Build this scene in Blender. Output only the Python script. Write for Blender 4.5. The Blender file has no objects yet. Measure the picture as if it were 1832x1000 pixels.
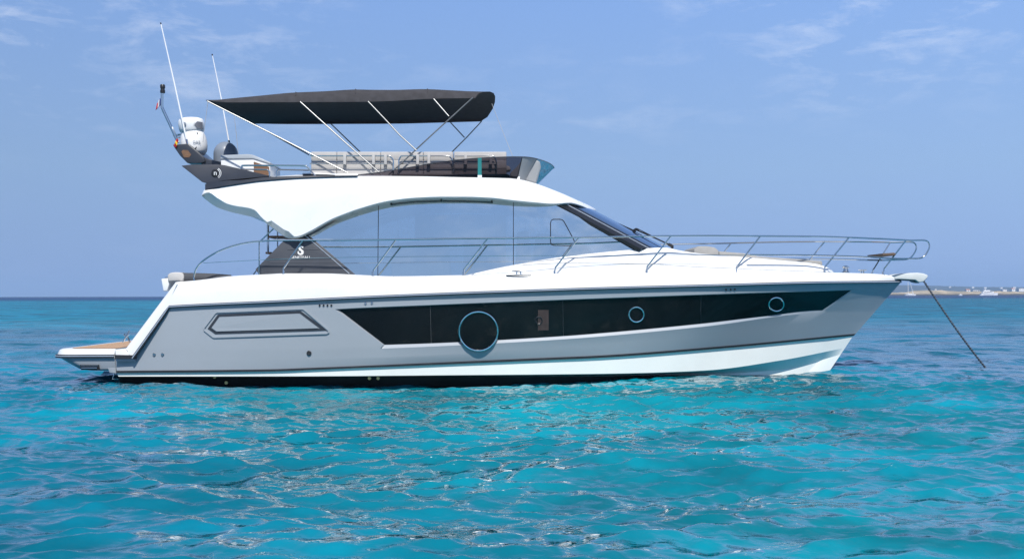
import bpy, bmesh, math, random
import numpy as np
from mathutils import Vector, Matrix

R = math.radians
random.seed(7)
rng = np.random.default_rng(11)
scene = bpy.context.scene
col = scene.collection

# ------------------------------------------------------------------ camera
F = 1790.0          # focal length in photograph pixels (photo is 1832 wide)
D = 20.0            # camera to the yacht's centre plane, metres
HC = 1.58           # eye height above the water
CX, HY = 916.0, 528.4
ROLL = 0.0025
cam_d = bpy.data.cameras.new("camera")
cam_d.sensor_width = 36.0
cam_d.lens = 36.0 * F / 1832.0
cam_d.shift_y = (HY - 500.0) / 1832.0
cam_d.clip_start = 0.1
cam_d.clip_end = 60000
cam = bpy.data.objects.new("camera", cam_d)
cam.matrix_world = Matrix.Translation((0, -D, HC)) @ Matrix.Rotation(R(90), 4, 'X') @ Matrix.Rotation(-ROLL, 4, 'Z')
col.objects.link(cam)
scene.camera = cam

# ------------------------------------------------------------------ sun, sky, exposure
SUN_EL, SUN_AZ = 51.0, 10.0      # azimuth: degrees from straight behind the camera towards the bow
S = Vector((math.sin(R(SUN_AZ)) * math.cos(R(SUN_EL)), -math.cos(R(SUN_AZ)) * math.cos(R(SUN_EL)), math.sin(R(SUN_EL))))
sun_d = bpy.data.lights.new("sun", 'SUN')
sun_d.energy = 4.2
sun_d.angle = R(0.5)
sun_d.color = (1.0, 0.96, 0.90)
sun = bpy.data.objects.new("sun", sun_d)
sun.rotation_euler = (-S).to_track_quat('-Z', 'Y').to_euler()
sun.location = (20, -40, 60)
col.objects.link(sun)

world = bpy.data.worlds.new("World")
scene.world = world
world.use_nodes = True
wn, wl = world.node_tree.nodes, world.node_tree.links
wn.clear()
w_out = wn.new("ShaderNodeOutputWorld")
w_bg = wn.new("ShaderNodeBackground")
w_bg.inputs[1].default_value = 0.10
sky = wn.new("ShaderNodeTexSky")
sky.sky_type = 'NISHITA'
sky.sun_disc = False
sky.sun_elevation = R(SUN_EL)
sky.sun_rotation = math.atan2(S.x, S.y)
sky.altitude = 0
sky.air_density = 1.0
sky.dust_density = 0.6
sky.ozone_density = 3.0
# thin wispy clouds, laid out by direction on the sky
tc = wn.new("ShaderNodeTexCoord")
mp = wn.new("ShaderNodeMapping")
mp.inputs['Scale'].default_value = (5.0, 5.0, 17.0)
mp.inputs['Location'].default_value = (0.3, 0.0, 0.35)
n1 = wn.new("ShaderNodeTexNoise")
n1.inputs['Scale'].default_value = 2.6
n1.inputs['Detail'].default_value = 9
n1.inputs['Roughness'].default_value = 0.66
n1.inputs['Distortion'].default_value = 0.35
n2 = wn.new("ShaderNodeTexNoise")
n2.inputs['Scale'].default_value = 0.55
n2.inputs['Detail'].default_value = 3
rp1 = wn.new("ShaderNodeMapRange")
rp1.inputs['From Min'].default_value = 0.49
rp1.inputs['From Max'].default_value = 0.78
rp2 = wn.new("ShaderNodeMapRange")
rp2.inputs['From Min'].default_value = 0.36
rp2.inputs['From Max'].default_value = 0.62
mul = wn.new("ShaderNodeMath"); mul.operation = 'MULTIPLY'
mul2 = wn.new("ShaderNodeMath"); mul2.operation = 'MULTIPLY'; mul2.inputs[1].default_value = 0.52
cmix = wn.new("ShaderNodeMix"); cmix.data_type = 'RGBA'
cmix.inputs['B'].default_value = (7.6, 8.0, 8.9, 1)
tint = wn.new("ShaderNodeMix"); tint.data_type = 'RGBA'; tint.blend_type = 'MULTIPLY'
tint.inputs['Factor'].default_value = 1.0
tint.inputs['B'].default_value = (1.0, 1.0, 1.0, 1)
wl.new(tc.outputs['Generated'], mp.inputs['Vector'])
wl.new(mp.outputs[0], n1.inputs['Vector'])
wl.new(mp.outputs[0], n2.inputs['Vector'])
wl.new(n1.outputs['Fac'], rp1.inputs['Value'])
wl.new(n2.outputs['Fac'], rp2.inputs['Value'])
wl.new(rp1.outputs[0], mul.inputs[0]); wl.new(rp2.outputs[0], mul.inputs[1])
mk = wn.new("ShaderNodeMapRange"); mk.interpolation_type = 'SMOOTHSTEP'; mk.inputs['From Min'].default_value = 0.125; mk.inputs['From Max'].default_value = 0.20
mk.inputs['To Min'].default_value = 0.08
sepc = wn.new("ShaderNodeSeparateXYZ"); wl.new(tc.outputs['Generated'], sepc.inputs[0]); wl.new(sepc.outputs['Z'], mk.inputs[0])
mulk = wn.new("ShaderNodeMath"); mulk.operation = 'MULTIPLY'; wl.new(mul.outputs[0], mulk.inputs[0]); wl.new(mk.outputs[0], mulk.inputs[1])
wl.new(mulk.outputs[0], mul2.inputs[0])
# the clear maritime air of the low sky (first 25 degrees), blending into the Nishita dome above
sepw = wn.new("ShaderNodeSeparateXYZ"); wl.new(tc.outputs['Generated'], sepw.inputs[0])
low = wn.new("ShaderNodeValToRGB"); el_ = low.color_ramp.elements
el_[0].position = 0.0; el_[0].color = (0.265, 0.385, 0.655, 1)
el_[1].position = 0.30; el_[1].color = (0.215, 0.375, 0.735, 1)
e_m = el_.new(0.12); e_m.color = (0.268, 0.415, 0.665, 1)
wl.new(sepw.outputs['Z'], low.inputs[0])
sc10 = wn.new("ShaderNodeVectorMath"); sc10.operation = 'SCALE'; wl.new(low.outputs[0], sc10.inputs[0])
side = wn.new("ShaderNodeMath"); side.operation = 'MULTIPLY_ADD'; side.inputs[1].default_value = 1.6; side.inputs[2].default_value = 8.8
wl.new(sepw.outputs['X'], side.inputs[0]); wl.new(side.outputs[0], sc10.inputs['Scale'])
blend = wn.new("ShaderNodeMapRange"); blend.interpolation_type = 'SMOOTHSTEP'
blend.inputs['From Min'].default_value = 0.28; blend.inputs['From Max'].default_value = 0.75
wl.new(sepw.outputs['Z'], blend.inputs[0])
dome_mix = wn.new("ShaderNodeMix"); dome_mix.data_type = 'RGBA'
wl.new(blend.outputs[0], dome_mix.inputs['Factor']); wl.new(sc10.outputs[0], dome_mix.inputs['A']); wl.new(sky.outputs[0], dome_mix.inputs['B'])
wl.new(dome_mix.outputs['Result'], tint.inputs['A'])
wl.new(mul2.outputs[0], cmix.inputs['Factor'])
wl.new(tint.outputs['Result'], cmix.inputs['A'])
wl.new(cmix.outputs['Result'], w_bg.inputs[0])
wl.new(w_bg.outputs[0], w_out.inputs[0])

scene.view_settings.view_transform = 'Standard'
scene.view_settings.look = 'None'
scene.view_settings.exposure = 0.35
scene.view_settings.gamma = 1.0
scene.cycles.max_bounces = 8
scene.cycles.use_denoising = True
scene.cycles.denoiser = 'OPENIMAGEDENOISE'
scene.cycles.denoising_input_passes = 'RGB_ALBEDO_NORMAL'
scene.cycles.denoising_prefilter = 'NONE'
scene.cycles.sample_clamp_indirect = 2.5
scene.cycles.sample_clamp_direct = 3.0
scene.cycles.caustics_reflective = False
scene.cycles.caustics_refractive = False


# ------------------------------------------------------------------ helpers
def P(px, py, Y):
    """photograph pixel + depth from the yacht's centre plane -> world point"""
    dx, dy = px - CX, py - HY
    d = D + Y
    return Vector(((dx - dy * ROLL) * d / F, Y, HC - (dy + dx * ROLL) * d / F))


def curve(pts):
    """monotone cubic through (x, y) points"""
    xs = np.array([p[0] for p in pts], float); ys = np.array([p[1] for p in pts], float)
    h = np.diff(xs); dl = np.diff(ys) / h
    m = np.zeros(len(xs)); m[0] = dl[0]; m[-1] = dl[-1]
    for i in range(1, len(xs) - 1):
        if dl[i - 1] * dl[i] > 0:
            w1 = 2 * h[i] + h[i - 1]; w2 = h[i] + 2 * h[i - 1]
            m[i] = (w1 + w2) / (w1 / dl[i - 1] + w2 / dl[i])

    def f(x):
        x = min(max(x, xs[0]), xs[-1])
        i = min(int(np.searchsorted(xs, x, side='right')) - 1, len(h) - 1)
        t = (x - xs[i]) / h[i]
        return float(ys[i] * (1 + 2 * t) * (1 - t) ** 2 + h[i] * m[i] * t * (1 - t) ** 2
                     + ys[i + 1] * t * t * (3 - 2 * t) + h[i] * m[i + 1] * t * t * (t - 1))
    return f


def spline(pts, n=6):
    """Catmull-Rom through 3D points"""
    pts = [Vector(p) for p in pts]
    if len(pts) < 3:
        return pts
    out = []
    for i in range(len(pts) - 1):
        p0 = pts[i - 1] if i else pts[0] * 2 - pts[1]
        p1, p2 = pts[i], pts[i + 1]
        p3 = pts[i + 2] if i + 2 < len(pts) else pts[-1] * 2 - pts[-2]
        for k in range(n):
            t = k / n
            out.append(0.5 * ((2 * p1) + (p2 - p0) * t + (2 * p0 - 5 * p1 + 4 * p2 - p3) * t * t + (3 * p1 - p0 - 3 * p2 + p3) * t ** 3))
    out.append(pts[-1])
    return out


def mir(p):
    return Vector((p[0], -p[1], p[2]))


class MB:
    def __init__(self):
        self.v, self.f, self.m = [], [], []

    def face(self, idx, m=0):
        self.f.append(idx); self.m.append(m)

    def grid(self, rows, m=0, closed=False):
        b = len(self.v); nr, nc = len(rows), len(rows[0])
        for r in rows:
            self.v.extend(Vector(p) for p in r)
        for i in range(nr - 1):
            for j in range(nc - (0 if closed else 1)):
                k = (j + 1) % nc
                self.face((b + i * nc + j, b + i * nc + k, b + (i + 1) * nc + k, b + (i + 1) * nc + j), m)

    def poly(self, pts, m=0):
        b = len(self.v); self.v.extend(Vector(p) for p in pts); self.face(tuple(range(b, b + len(pts))), m)

    def prism(self, a, c, m=0, mside=None):
        """two matching outlines joined into a solid"""
        n = len(a); b = len(self.v)
        self.v.extend(Vector(p) for p in a); self.v.extend(Vector(p) for p in c)
        self.face(tuple(range(b, b + n)), m); self.face(tuple(range(b + 2 * n - 1, b + n - 1, -1)), m)
        for i in range(n):
            j = (i + 1) % n
            self.face((b + i, b + n + i, b + n + j, b + j), m if mside is None else mside)

    def px(self, outline, y0, y1, m=0):
        """outline traced at depth y0, pushed straight back to y1 (real thickness)"""
        a = [P(x, y, y0) for x, y in outline]
        self.prism(a, [Vector((p.x, y1, p.z)) for p in a], m)

    def box(self, c, s, m=0, rot=None):
        c = Vector(c); hx, hy, hz = s[0] / 2, s[1] / 2, s[2] / 2
        q = [Vector(p) for p in ((-hx, -hy, -hz), (hx, -hy, -hz), (hx, hy, -hz), (-hx, hy, -hz), (-hx, -hy, hz), (hx, -hy, hz), (hx, hy, hz), (-hx, hy, hz))]
        if rot is not None:
            q = [rot @ p for p in q]
        b = len(self.v); self.v.extend(c + p for p in q)
        for f in ((0, 3, 2, 1), (4, 5, 6, 7), (0, 1, 5, 4), (1, 2, 6, 5), (2, 3, 7, 6), (3, 0, 4, 7)):
            self.face(tuple(b + i for i in f), m)

    def tube(self, path, r, n=8, m=0, cap=True, closed=False):
        path = [Vector(p) for p in path]; N = len(path)
        rad = r if isinstance(r, (list, tuple)) else [r] * N
        t0 = (path[1] - path[0]).normalized()
        up = Vector((0, 0, 1)) if abs(t0.z) < 0.9 else Vector((0, 1, 0))
        u = (up - t0 * up.dot(t0)).normalized(); rows = []
        for i in range(N):
            if closed:
                t = (path[(i + 1) % N] - path[i - 1]).normalized()
            else:
                t = (path[min(i + 1, N - 1)] - path[max(i - 1, 0)]).normalized()
            u = (u - t * u.dot(t)).normalized(); w = t.cross(u)
            rows.append([path[i] + (u * math.cos(2 * math.pi * k / n) + w * math.sin(2 * math.pi * k / n)) * rad[i] for k in range(n)])
        if closed:
            rows.append(rows[0])
        b = len(self.v)
        self.grid(rows, m, closed=True)
        if cap and not closed:
            self.face(tuple(b + k for k in range(n - 1, -1, -1)), m)
            e = b + (N - 1) * n
            self.face(tuple(e + k for k in range(n)), m)

    def lathe(self, base, prof, n=24, m=0, axis=Vector((0, 0, 1))):
        base = Vector(base); axis = Vector(axis).normalized()
        u = Vector((1, 0, 0)) if abs(axis.x) < 0.9 else Vector((0, 1, 0))
        u = (u - axis * u.dot(axis)).normalized(); w = axis.cross(u)
        rows = [[base + axis * h + (u * math.cos(2 * math.pi * k / n) + w * math.sin(2 * math.pi * k / n)) * r for k in range(n)] for r, h in prof]
        b = len(self.v)
        self.grid(rows, m, closed=True)
        self.face(tuple(b + k for k in range(n)), m)
        e = b + (len(prof) - 1) * n
        self.face(tuple(e + k for k in range(n)), m)

    def halves(self, name, mats, parent=None, **kw):
        """the port and the starboard fitting as objects of their own"""
        for s in (-1, 1):
            h = MB(); h.v = self.v
            for f, m in zip(self.f, self.m):
                if sum(self.v[i][1] for i in f) * s > 0:
                    h.f.append(f); h.m.append(m)
            o = h.build(name, mats, parent, **kw)
        return o

    def build(self, name, mats, parent=None, sharp=32, smooth=True, bevel=0.0):
        me = bpy.data.meshes.new(name)
        me.from_pydata([tuple(p) for p in self.v], [], self.f)
        if not isinstance(mats, (list, tuple)):
            mats = [mats]
        for x in mats:
            me.materials.append(x)
        me.polygons.foreach_set('material_index', self.m)
        bm = bmesh.new(); bm.from_mesh(me)
        bmesh.ops.delete(bm, geom=[v for v in bm.verts if not v.link_faces], context='VERTS')
        bmesh.ops.remove_doubles(bm, verts=bm.verts, dist=0.0004)
        bmesh.ops.recalc_face_normals(bm, faces=bm.faces)
        if bevel > 0:
            ed = [e for e in bm.edges if len(e.link_faces) == 2 and e.calc_face_angle(0) > R(30)]
            bmesh.ops.bevel(bm, geom=ed, offset=bevel, segments=3, profile=0.5, affect='EDGES', clamp_overlap=True)
        lim = R(sharp)
        for f in bm.faces:
            f.smooth = smooth
        for e in bm.edges:
            if len(e.link_faces) == 2 and e.calc_face_angle(0) > lim:
                e.smooth = False
        bm.to_mesh(me); bm.free()
        o = bpy.data.objects.new(name, me); col.objects.link(o)
        if parent is not None:
            o.parent = parent
            off = Vector((0, 0, 0)); q = parent
            while q is not None:
                off += q.location; q = q.parent
            if off.length > 0:
                me.transform(Matrix.Translation(-off))
        return o


def tag(o, label=None, cat=None, group=None, kind=None):
    for k, x in (('label', label), ('category', cat), ('group', group), ('kind', kind)):
        if x:
            o[k] = x
    return o


def empty(name, loc=(0, 0, 0)):
    o = bpy.data.objects.new(name, None); o.location = loc; col.objects.link(o); return o


def text(name, body, size, origin, mat, parent, extrude=0.002, slant=0.0, sx=1.0, rotz=0.0):
    c = bpy.data.curves.new(name, 'FONT'); c.body = body; c.size = size; c.extrude = extrude; c.align_x = 'CENTER'; c.align_y = 'CENTER'
    t = bpy.data.objects.new(name, c); col.objects.link(t)
    bpy.context.view_layer.update()
    me = bpy.data.meshes.new_from_object(t.evaluated_get(bpy.context.evaluated_depsgraph_get()))
    bpy.data.objects.remove(t); bpy.data.curves.remove(c)
    me.transform(Matrix.Translation(origin) @ Matrix.Rotation(rotz, 4, 'Z') @ Matrix.Rotation(R(90) + slant, 4, 'X') @ Matrix.Diagonal((sx, 1, 1, 1)))
    me.materials.clear(); me.materials.append(mat)
    o = bpy.data.objects.new(name, me); col.objects.link(o); o.parent = parent
    return o


# ------------------------------------------------------------------ materials
def nodes_of(name):
    m = bpy.data.materials.new(name); m.use_nodes = True
    nt = m.node_tree
    return m, nt, nt.nodes.get('Principled BSDF')


def mat(name, rgb, rough=0.4, metal=0.0, coat=0.0, spec=0.5, var=0.06, scale=3.0, bump=0.0, bscale=200.0, stretch=(1, 1, 1), coat_rough=0.05):
    """base colour with a little procedural unevenness in colour and gloss"""
    m, nt, b = nodes_of(name)
    N, L = nt.nodes, nt.links
    b.inputs['Roughness'].default_value = rough
    b.inputs['Metallic'].default_value = metal
    b.inputs['Coat Weight'].default_value = coat
    b.inputs['Coat Roughness'].default_value = coat_rough
    b.inputs['Specular IOR Level'].default_value = spec
    t = N.new('ShaderNodeTexCoord'); mp = N.new('ShaderNodeMapping'); mp.inputs['Scale'].default_value = stretch
    L.new(t.outputs['Object'], mp.inputs[0])
    nz = N.new('ShaderNodeTexNoise'); nz.inputs['Scale'].default_value = scale; nz.inputs['Detail'].default_value = 5
    L.new(mp.outputs[0], nz.inputs['Vector'])
    mr = N.new('ShaderNodeMapRange'); mr.inputs['From Min'].default_value = 0.3; mr.inputs['From Max'].default_value = 0.7
    mr.inputs['To Min'].default_value = 1 - var; mr.inputs['To Max'].default_value = 1 + var
    L.new(nz.outputs['Fac'], mr.inputs[0])
    mx = N.new('ShaderNodeMix'); mx.data_type = 'RGBA'; mx.blend_type = 'MULTIPLY'; mx.inputs['Factor'].default_value = 1
    mx.inputs['A'].default_value = (*rgb, 1)
    L.new(mr.outputs[0], mx.inputs['B'])
    L.new(mx.outputs['Result'], b.inputs['Base Color'])
    rr = N.new('ShaderNodeMapRange'); rr.inputs['To Min'].default_value = max(0.0, rough * 0.8); rr.inputs['To Max'].default_value = min(1, rough * 1.25)
    L.new(nz.outputs['Fac'], rr.inputs[0]); L.new(rr.outputs[0], b.inputs['Roughness'])
    if bump > 0:
        n2 = N.new('ShaderNodeTexNoise'); n2.inputs['Scale'].default_value = bscale; n2.inputs['Detail'].default_value = 2
        L.new(mp.outputs[0], n2.inputs['Vector'])
        bp = N.new('ShaderNodeBump'); bp.inputs['Strength'].default_value = bump; bp.inputs['Distance'].default_value = 0.004
        L.new(n2.outputs['Fac'], bp.inputs['Height']); L.new(bp.outputs[0], b.inputs['Normal'])
    return m


GEL = mat('white_gelcoat', (0.74, 0.75, 0.75), 0.28, coat=0.3, var=0.02)
GREY = mat('grey_hull_paint', (0.315, 0.345, 0.38), 0.32, coat=0.4, var=0.035, scale=1.2, stretch=(0.4, 1, 1))
RUB = mat('black_rubber', (0.018, 0.02, 0.024), 0.4, var=0.1)
STEEL = mat('stainless_steel', (0.62, 0.63, 0.62), 0.09, metal=1.0, var=0.04)
POLE = mat('brushed_steel_pole', (0.22, 0.225, 0.23), 0.42, metal=1.0, var=0.05)
ALU = mat('pale_aluminium', (0.55, 0.60, 0.66), 0.3, metal=0.6, var=0.04)
DARK = mat('dark_grey_paint', (0.030, 0.033, 0.042), 0.35, coat=0.3, var=0.06)
HULLGLASS = mat('black_hull_glass', (0.004, 0.0045, 0.005), 0.12, spec=0.36, var=0.2, scale=0.8)
CHROME = mat('chrome_ring', (0.72, 0.80, 0.80), 0.1, metal=1.0, var=0.04)
ANTI = mat('black_antifouling', (0.02, 0.021, 0.023), 0.6, var=0.2, scale=5)
FABRIC = mat('charcoal_canvas', (0.048, 0.047, 0.052), 0.9, spec=0.2, var=0.18, scale=9, bump=0.25, bscale=260)
PAD = mat('light_grey_upholstery', (0.47, 0.455, 0.44), 0.75, spec=0.25, var=0.05, scale=8, bump=0.2, bscale=180)
TAUPE = mat('taupe_upholstery', (0.20, 0.18, 0.18), 0.75, spec=0.25, var=0.08, scale=8)
BROWN = mat('dark_teak', (0.16, 0.085, 0.045), 0.55, var=0.25, scale=14, stretch=(1, 6, 6))
ROPE = mat('grey_rope', (0.35, 0.36, 0.38), 0.8)
BRASS = mat('bronze_fitting', (0.55, 0.45, 0.22), 0.35, metal=1.0)
PLASTIC = mat('white_plastic', (0.78, 0.79, 0.80), 0.3, var=0.02)
GREYDOME = mat('grey_dome_plastic', (0.20, 0.235, 0.29), 0.4, var=0.05)
BLACKP = mat('black_plastic', (0.012, 0.012, 0.014), 0.35)
WHITEMARK = mat('white_marking', (0.82, 0.82, 0.82), 0.5, var=0.02)
CHAINM = mat('galvanised_chain', (0.12, 0.13, 0.15), 0.45, metal=0.5, var=0.3, scale=20)
CONSOLE = mat('grey_console', (0.27, 0.28, 0.29), 0.35, coat=0.2)
TEALM = mat('teal_joint', (0.02, 0.20, 0.20), 0.35, var=0.1)
PERSPEX = mat('grey_perspex', (0.40, 0.44, 0.48), 0.15, coat=0.4)


def teak():
    m, nt, b = nodes_of('teak_planks'); N, L = nt.nodes, nt.links
    t = N.new('ShaderNodeTexCoord'); w = N.new('ShaderNodeTexWave'); w.wave_type = 'BANDS'; w.bands_direction = 'X'
    w.inputs['Scale'].default_value = 5.0
    L.new(t.outputs['Object'], w.inputs['Vector'])
    cr = N.new('ShaderNodeValToRGB'); cr.color_ramp.elements[0].position = 0.03; cr.color_ramp.elements[0].color = (0.03, 0.025, 0.02, 1)
    cr.color_ramp.elements[1].position = 0.07; cr.color_ramp.elements[1].color = (0.52, 0.32, 0.17, 1)
    L.new(w.outputs['Fac'], cr.inputs[0])
    mp = N.new('ShaderNodeMapping'); mp.inputs['Scale'].default_value = (30, 2, 2); L.new(t.outputs['Object'], mp.inputs[0])
    nz = N.new('ShaderNodeTexNoise'); nz.inputs['Scale'].default_value = 4; nz.inputs['Detail'].default_value = 5; L.new(mp.outputs[0], nz.inputs['Vector'])
    mr = N.new('ShaderNodeMapRange'); mr.inputs['To Min'].default_value = 0.7; mr.inputs['To Max'].default_value = 1.25; L.new(nz.outputs['Fac'], mr.inputs[0])
    mx = N.new('ShaderNodeMix'); mx.data_type = 'RGBA'; mx.blend_type = 'MULTIPLY'; mx.inputs['Factor'].default_value = 1
    L.new(cr.outputs[0], mx.inputs['A']); L.new(mr.outputs[0], mx.inputs['B']); L.new(mx.outputs['Result'], b.inputs['Base Color'])
    b.inputs['Roughness'].default_value = 0.6
    return m


TEAK = teak()


def mirror_glass(name, tint, refl, base, rough=0.015, clear=0.0):
    """coated saloon glass: a strong mirror over a dark blue pane"""
    m, nt, b = nodes_of(name); N, L = nt.nodes, nt.links
    out = N.get('Material Output')
    b.inputs['Base Color'].default_value = (*base, 1); b.inputs['Roughness'].default_value = 0.05
    g = N.new('ShaderNodeBsdfGlossy'); g.inputs['Color'].default_value = (*tint, 1); g.inputs['Roughness'].default_value = rough
    t = N.new('ShaderNodeTexCoord'); nz = N.new('ShaderNodeTexNoise'); nz.inputs['Scale'].default_value = 0.7; nz.inputs['Detail'].default_value = 2
    L.new(t.outputs['Object'], nz.inputs['Vector'])
    bp = N.new('ShaderNodeBump'); bp.inputs['Strength'].default_value = 0.05; bp.inputs['Distance'].default_value = 0.02
    L.new(nz.outputs['Fac'], bp.inputs['Height']); L.new(bp.outputs[0], g.inputs['Normal'])
    mr = N.new('ShaderNodeMapRange'); mr.inputs['To Min'].default_value = refl - 0.06; mr.inputs['To Max'].default_value = refl + 0.06
    L.new(nz.outputs['Fac'], mr.inputs[0])
    mx = N.new('ShaderNodeMixShader'); L.new(mr.outputs[0], mx.inputs[0])
    body = b.outputs[0]
    if clear > 0:
        tr = N.new('ShaderNodeBsdfTransparent'); tr.inputs[0].default_value = (.72, .80, .88, 1)
        m2 = N.new('ShaderNodeMixShader'); m2.inputs[0].default_value = clear; L.new(b.outputs[0], m2.inputs[1]); L.new(tr.outputs[0], m2.inputs[2]); body = m2.outputs[0]
    L.new(body, mx.inputs[1]); L.new(g.outputs[0], mx.inputs[2]); L.new(mx.outputs[0], out.inputs[0])
    return m


SALOON = mirror_glass('blue_saloon_glass', (0.97, 0.99, 0.96), 0.74, (0.02, 0.03, 0.05), clear=0.92)
SCREEN = mirror_glass('dark_windscreen_glass', (0.65, 0.80, 1.0), 0.40, (0.008, 0.012, 0.02))


def smoked(name, rgb):
    m, nt, b = nodes_of(name); N, L = nt.nodes, nt.links
    out = N.get('Material Output'); N.remove(b)
    tr = N.new('ShaderNodeBsdfTransparent'); tr.inputs[0].default_value = (*rgb, 1)
    g = N.new('ShaderNodeBsdfGlossy'); g.inputs['Roughness'].default_value = 0.03
    fr = N.new('ShaderNodeFresnel'); fr.inputs[0].default_value = 1.45
    mx = N.new('ShaderNodeMixShader'); L.new(fr.outputs[0], mx.inputs[0]); L.new(tr.outputs[0], mx.inputs[1]); L.new(g.outputs[0], mx.inputs[2])
    L.new(mx.outputs[0], out.inputs[0])
    return m


SMOKE = smoked('smoked_acrylic', (0.17, 0.15, 0.17))
SMOKE_FRONT = smoked('dark_smoked_acrylic', (0.04, 0.06, 0.065))


def water():
    m, nt, b = nodes_of('sea_water'); N, L = nt.nodes, nt.links
    g = N.new('ShaderNodeNewGeometry')
    sep = N.new('ShaderNodeSeparateXYZ'); L.new(g.outputs['Position'], sep.inputs[0])
    # bottom colour: pale sand and darker weed in patches, deep water far out
    mp = N.new('ShaderNodeMapping'); mp.inputs['Scale'].default_value = (0.05, 0.075, 0.0); L.new(g.outputs['Position'], mp.inputs[0])
    nz = N.new('ShaderNodeTexNoise'); nz.inputs['Scale'].default_value = 1.0; nz.inputs['Detail'].default_value = 4; nz.inputs['Roughness'].default_value = 0.55
    L.new(mp.outputs[0], nz.inputs['Vector'])
    cr = N.new('ShaderNodeValToRGB'); e = cr.color_ramp.elements
    e[0].position = 0.30; e[0].color = (0.001, 0.060, 0.124, 1)
    e[1].position = 0.72; e[1].color = (0.002, 0.265, 0.325, 1)
    k = e.new(0.50); k.color = (0.001, 0.160, 0.226, 1)
    L.new(nz.outputs['Fac'], cr.inputs[0])
    mpw = N.new('ShaderNodeMapping'); mpw.inputs['Scale'].default_value = (0.22, 0.42, 0.0); L.new(g.outputs['Position'], mpw.inputs[0])  # ripple shade painted into the base colour as stretched noise, not bottom
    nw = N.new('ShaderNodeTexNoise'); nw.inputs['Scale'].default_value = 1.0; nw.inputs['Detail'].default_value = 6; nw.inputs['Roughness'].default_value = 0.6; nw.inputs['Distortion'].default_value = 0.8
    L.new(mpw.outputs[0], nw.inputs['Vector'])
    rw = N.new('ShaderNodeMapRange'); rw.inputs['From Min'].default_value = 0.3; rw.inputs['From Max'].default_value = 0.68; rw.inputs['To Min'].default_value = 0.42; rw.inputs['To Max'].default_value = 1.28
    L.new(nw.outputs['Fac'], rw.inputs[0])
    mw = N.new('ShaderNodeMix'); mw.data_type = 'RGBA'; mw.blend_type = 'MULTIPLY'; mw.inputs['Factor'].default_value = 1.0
    # towards the bow the bottom is deeper and bluer
    mx0 = N.new('ShaderNodeMapRange'); mx0.interpolation_type = 'SMOOTHSTEP'
    mx0.inputs['From Min'].default_value = 1.0; mx0.inputs['From Max'].default_value = 15.0
    L.new(sep.outputs['X'], mx0.inputs[0])
    mblue = N.new('ShaderNodeMix'); mblue.data_type = 'RGBA'; mblue.inputs['B'].default_value = (0.001, 0.122, 0.212, 1)
    ms = N.new('ShaderNodeMath'); ms.operation = 'MULTIPLY'; ms.inputs[1].default_value = 0.85
    L.new(mx0.outputs[0], ms.inputs[0]); L.new(ms.outputs[0], mblue.inputs['Factor']); L.new(cr.outputs[0], mblue.inputs['A'])
    mxl = N.new('ShaderNodeMapRange'); mxl.interpolation_type = 'SMOOTHSTEP'; mxl.inputs['From Min'].default_value = -2.0; mxl.inputs['From Max'].default_value = -9.0
    L.new(sep.outputs['X'], mxl.inputs[0])
    msl = N.new('ShaderNodeMath'); msl.operation = 'MULTIPLY'; msl.inputs[1].default_value = 0.6; L.new(mxl.outputs[0], msl.inputs[0])
    mleft = N.new('ShaderNodeMix'); mleft.data_type = 'RGBA'; mleft.inputs['B'].default_value = (0.001, 0.175, 0.300, 1)
    L.new(msl.outputs[0], mleft.inputs['Factor']); L.new(mblue.outputs['Result'], mleft.inputs['A'])
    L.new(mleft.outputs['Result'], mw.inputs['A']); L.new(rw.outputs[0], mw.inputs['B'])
    # open sea beyond the shallows
    nd = N.new('ShaderNodeTexNoise'); nd.inputs['Scale'].default_value = 1.0; nd.inputs['Detail'].default_value = 3
    mpd = N.new('ShaderNodeMapping'); mpd.inputs['Scale'].default_value = (0.004, 0.012, 0); L.new(g.outputs['Position'], mpd.inputs[0]); L.new(mpd.outputs[0], nd.inputs['Vector'])
    mad = N.new('ShaderNodeMath'); mad.operation = 'MULTIPLY_ADD'; mad.inputs[1].default_value = 500.0; L.new(nd.outputs['Fac'], mad.inputs[0]); L.new(sep.outputs['Y'], mad.inputs[2])
    far = N.new('ShaderNodeMapRange'); far.interpolation_type = 'SMOOTHSTEP'; far.inputs['From Min'].default_value = 480; far.inputs['From Max'].default_value = 780
    L.new(mad.outputs[0], far.inputs[0])
    mfar = N.new('ShaderNodeMix'); mfar.data_type = 'RGBA'; mfar.inputs['B'].default_value = (0.003, 0.028, 0.105, 1)
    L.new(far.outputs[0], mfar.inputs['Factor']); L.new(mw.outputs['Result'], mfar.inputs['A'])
    out = N.get('Material Output')
    N.remove(b)
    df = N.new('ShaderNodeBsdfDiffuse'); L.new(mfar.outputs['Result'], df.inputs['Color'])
    gl = N.new('ShaderNodeBsdfGlossy'); gl.inputs['Roughness'].default_value = 0.05
    fr = N.new('ShaderNodeFresnel'); fr.inputs['IOR'].default_value = 1.33
    # crests hide part of the mirror-like far sides, so the reflection never quite reaches a full mirror
    cap = N.new('ShaderNodeMapRange'); cap.inputs['From Min'].default_value = 0.02; cap.inputs['From Max'].default_value = 0.46
    cap.inputs['To Min'].default_value = 0.03; dist = N.new('ShaderNodeMapRange'); dist.inputs['From Min'].default_value = 0.0; dist.inputs['From Max'].default_value = 50.0
    dist.inputs['To Min'].default_value = 0.9; dist.inputs['To Max'].default_value = 0.28; L.new(sep.outputs['Y'], dist.inputs[0]); L.new(dist.outputs[0], cap.inputs['To Max'])
    L.new(fr.outputs[0], cap.inputs[0])
    mxs = N.new('ShaderNodeMixShader'); L.new(cap.outputs[0], mxs.inputs[0]); L.new(df.outputs[0], mxs.inputs[1]); L.new(gl.outputs[0], mxs.inputs[2])
    L.new(mxs.outputs[0], out.inputs[0])
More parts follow.
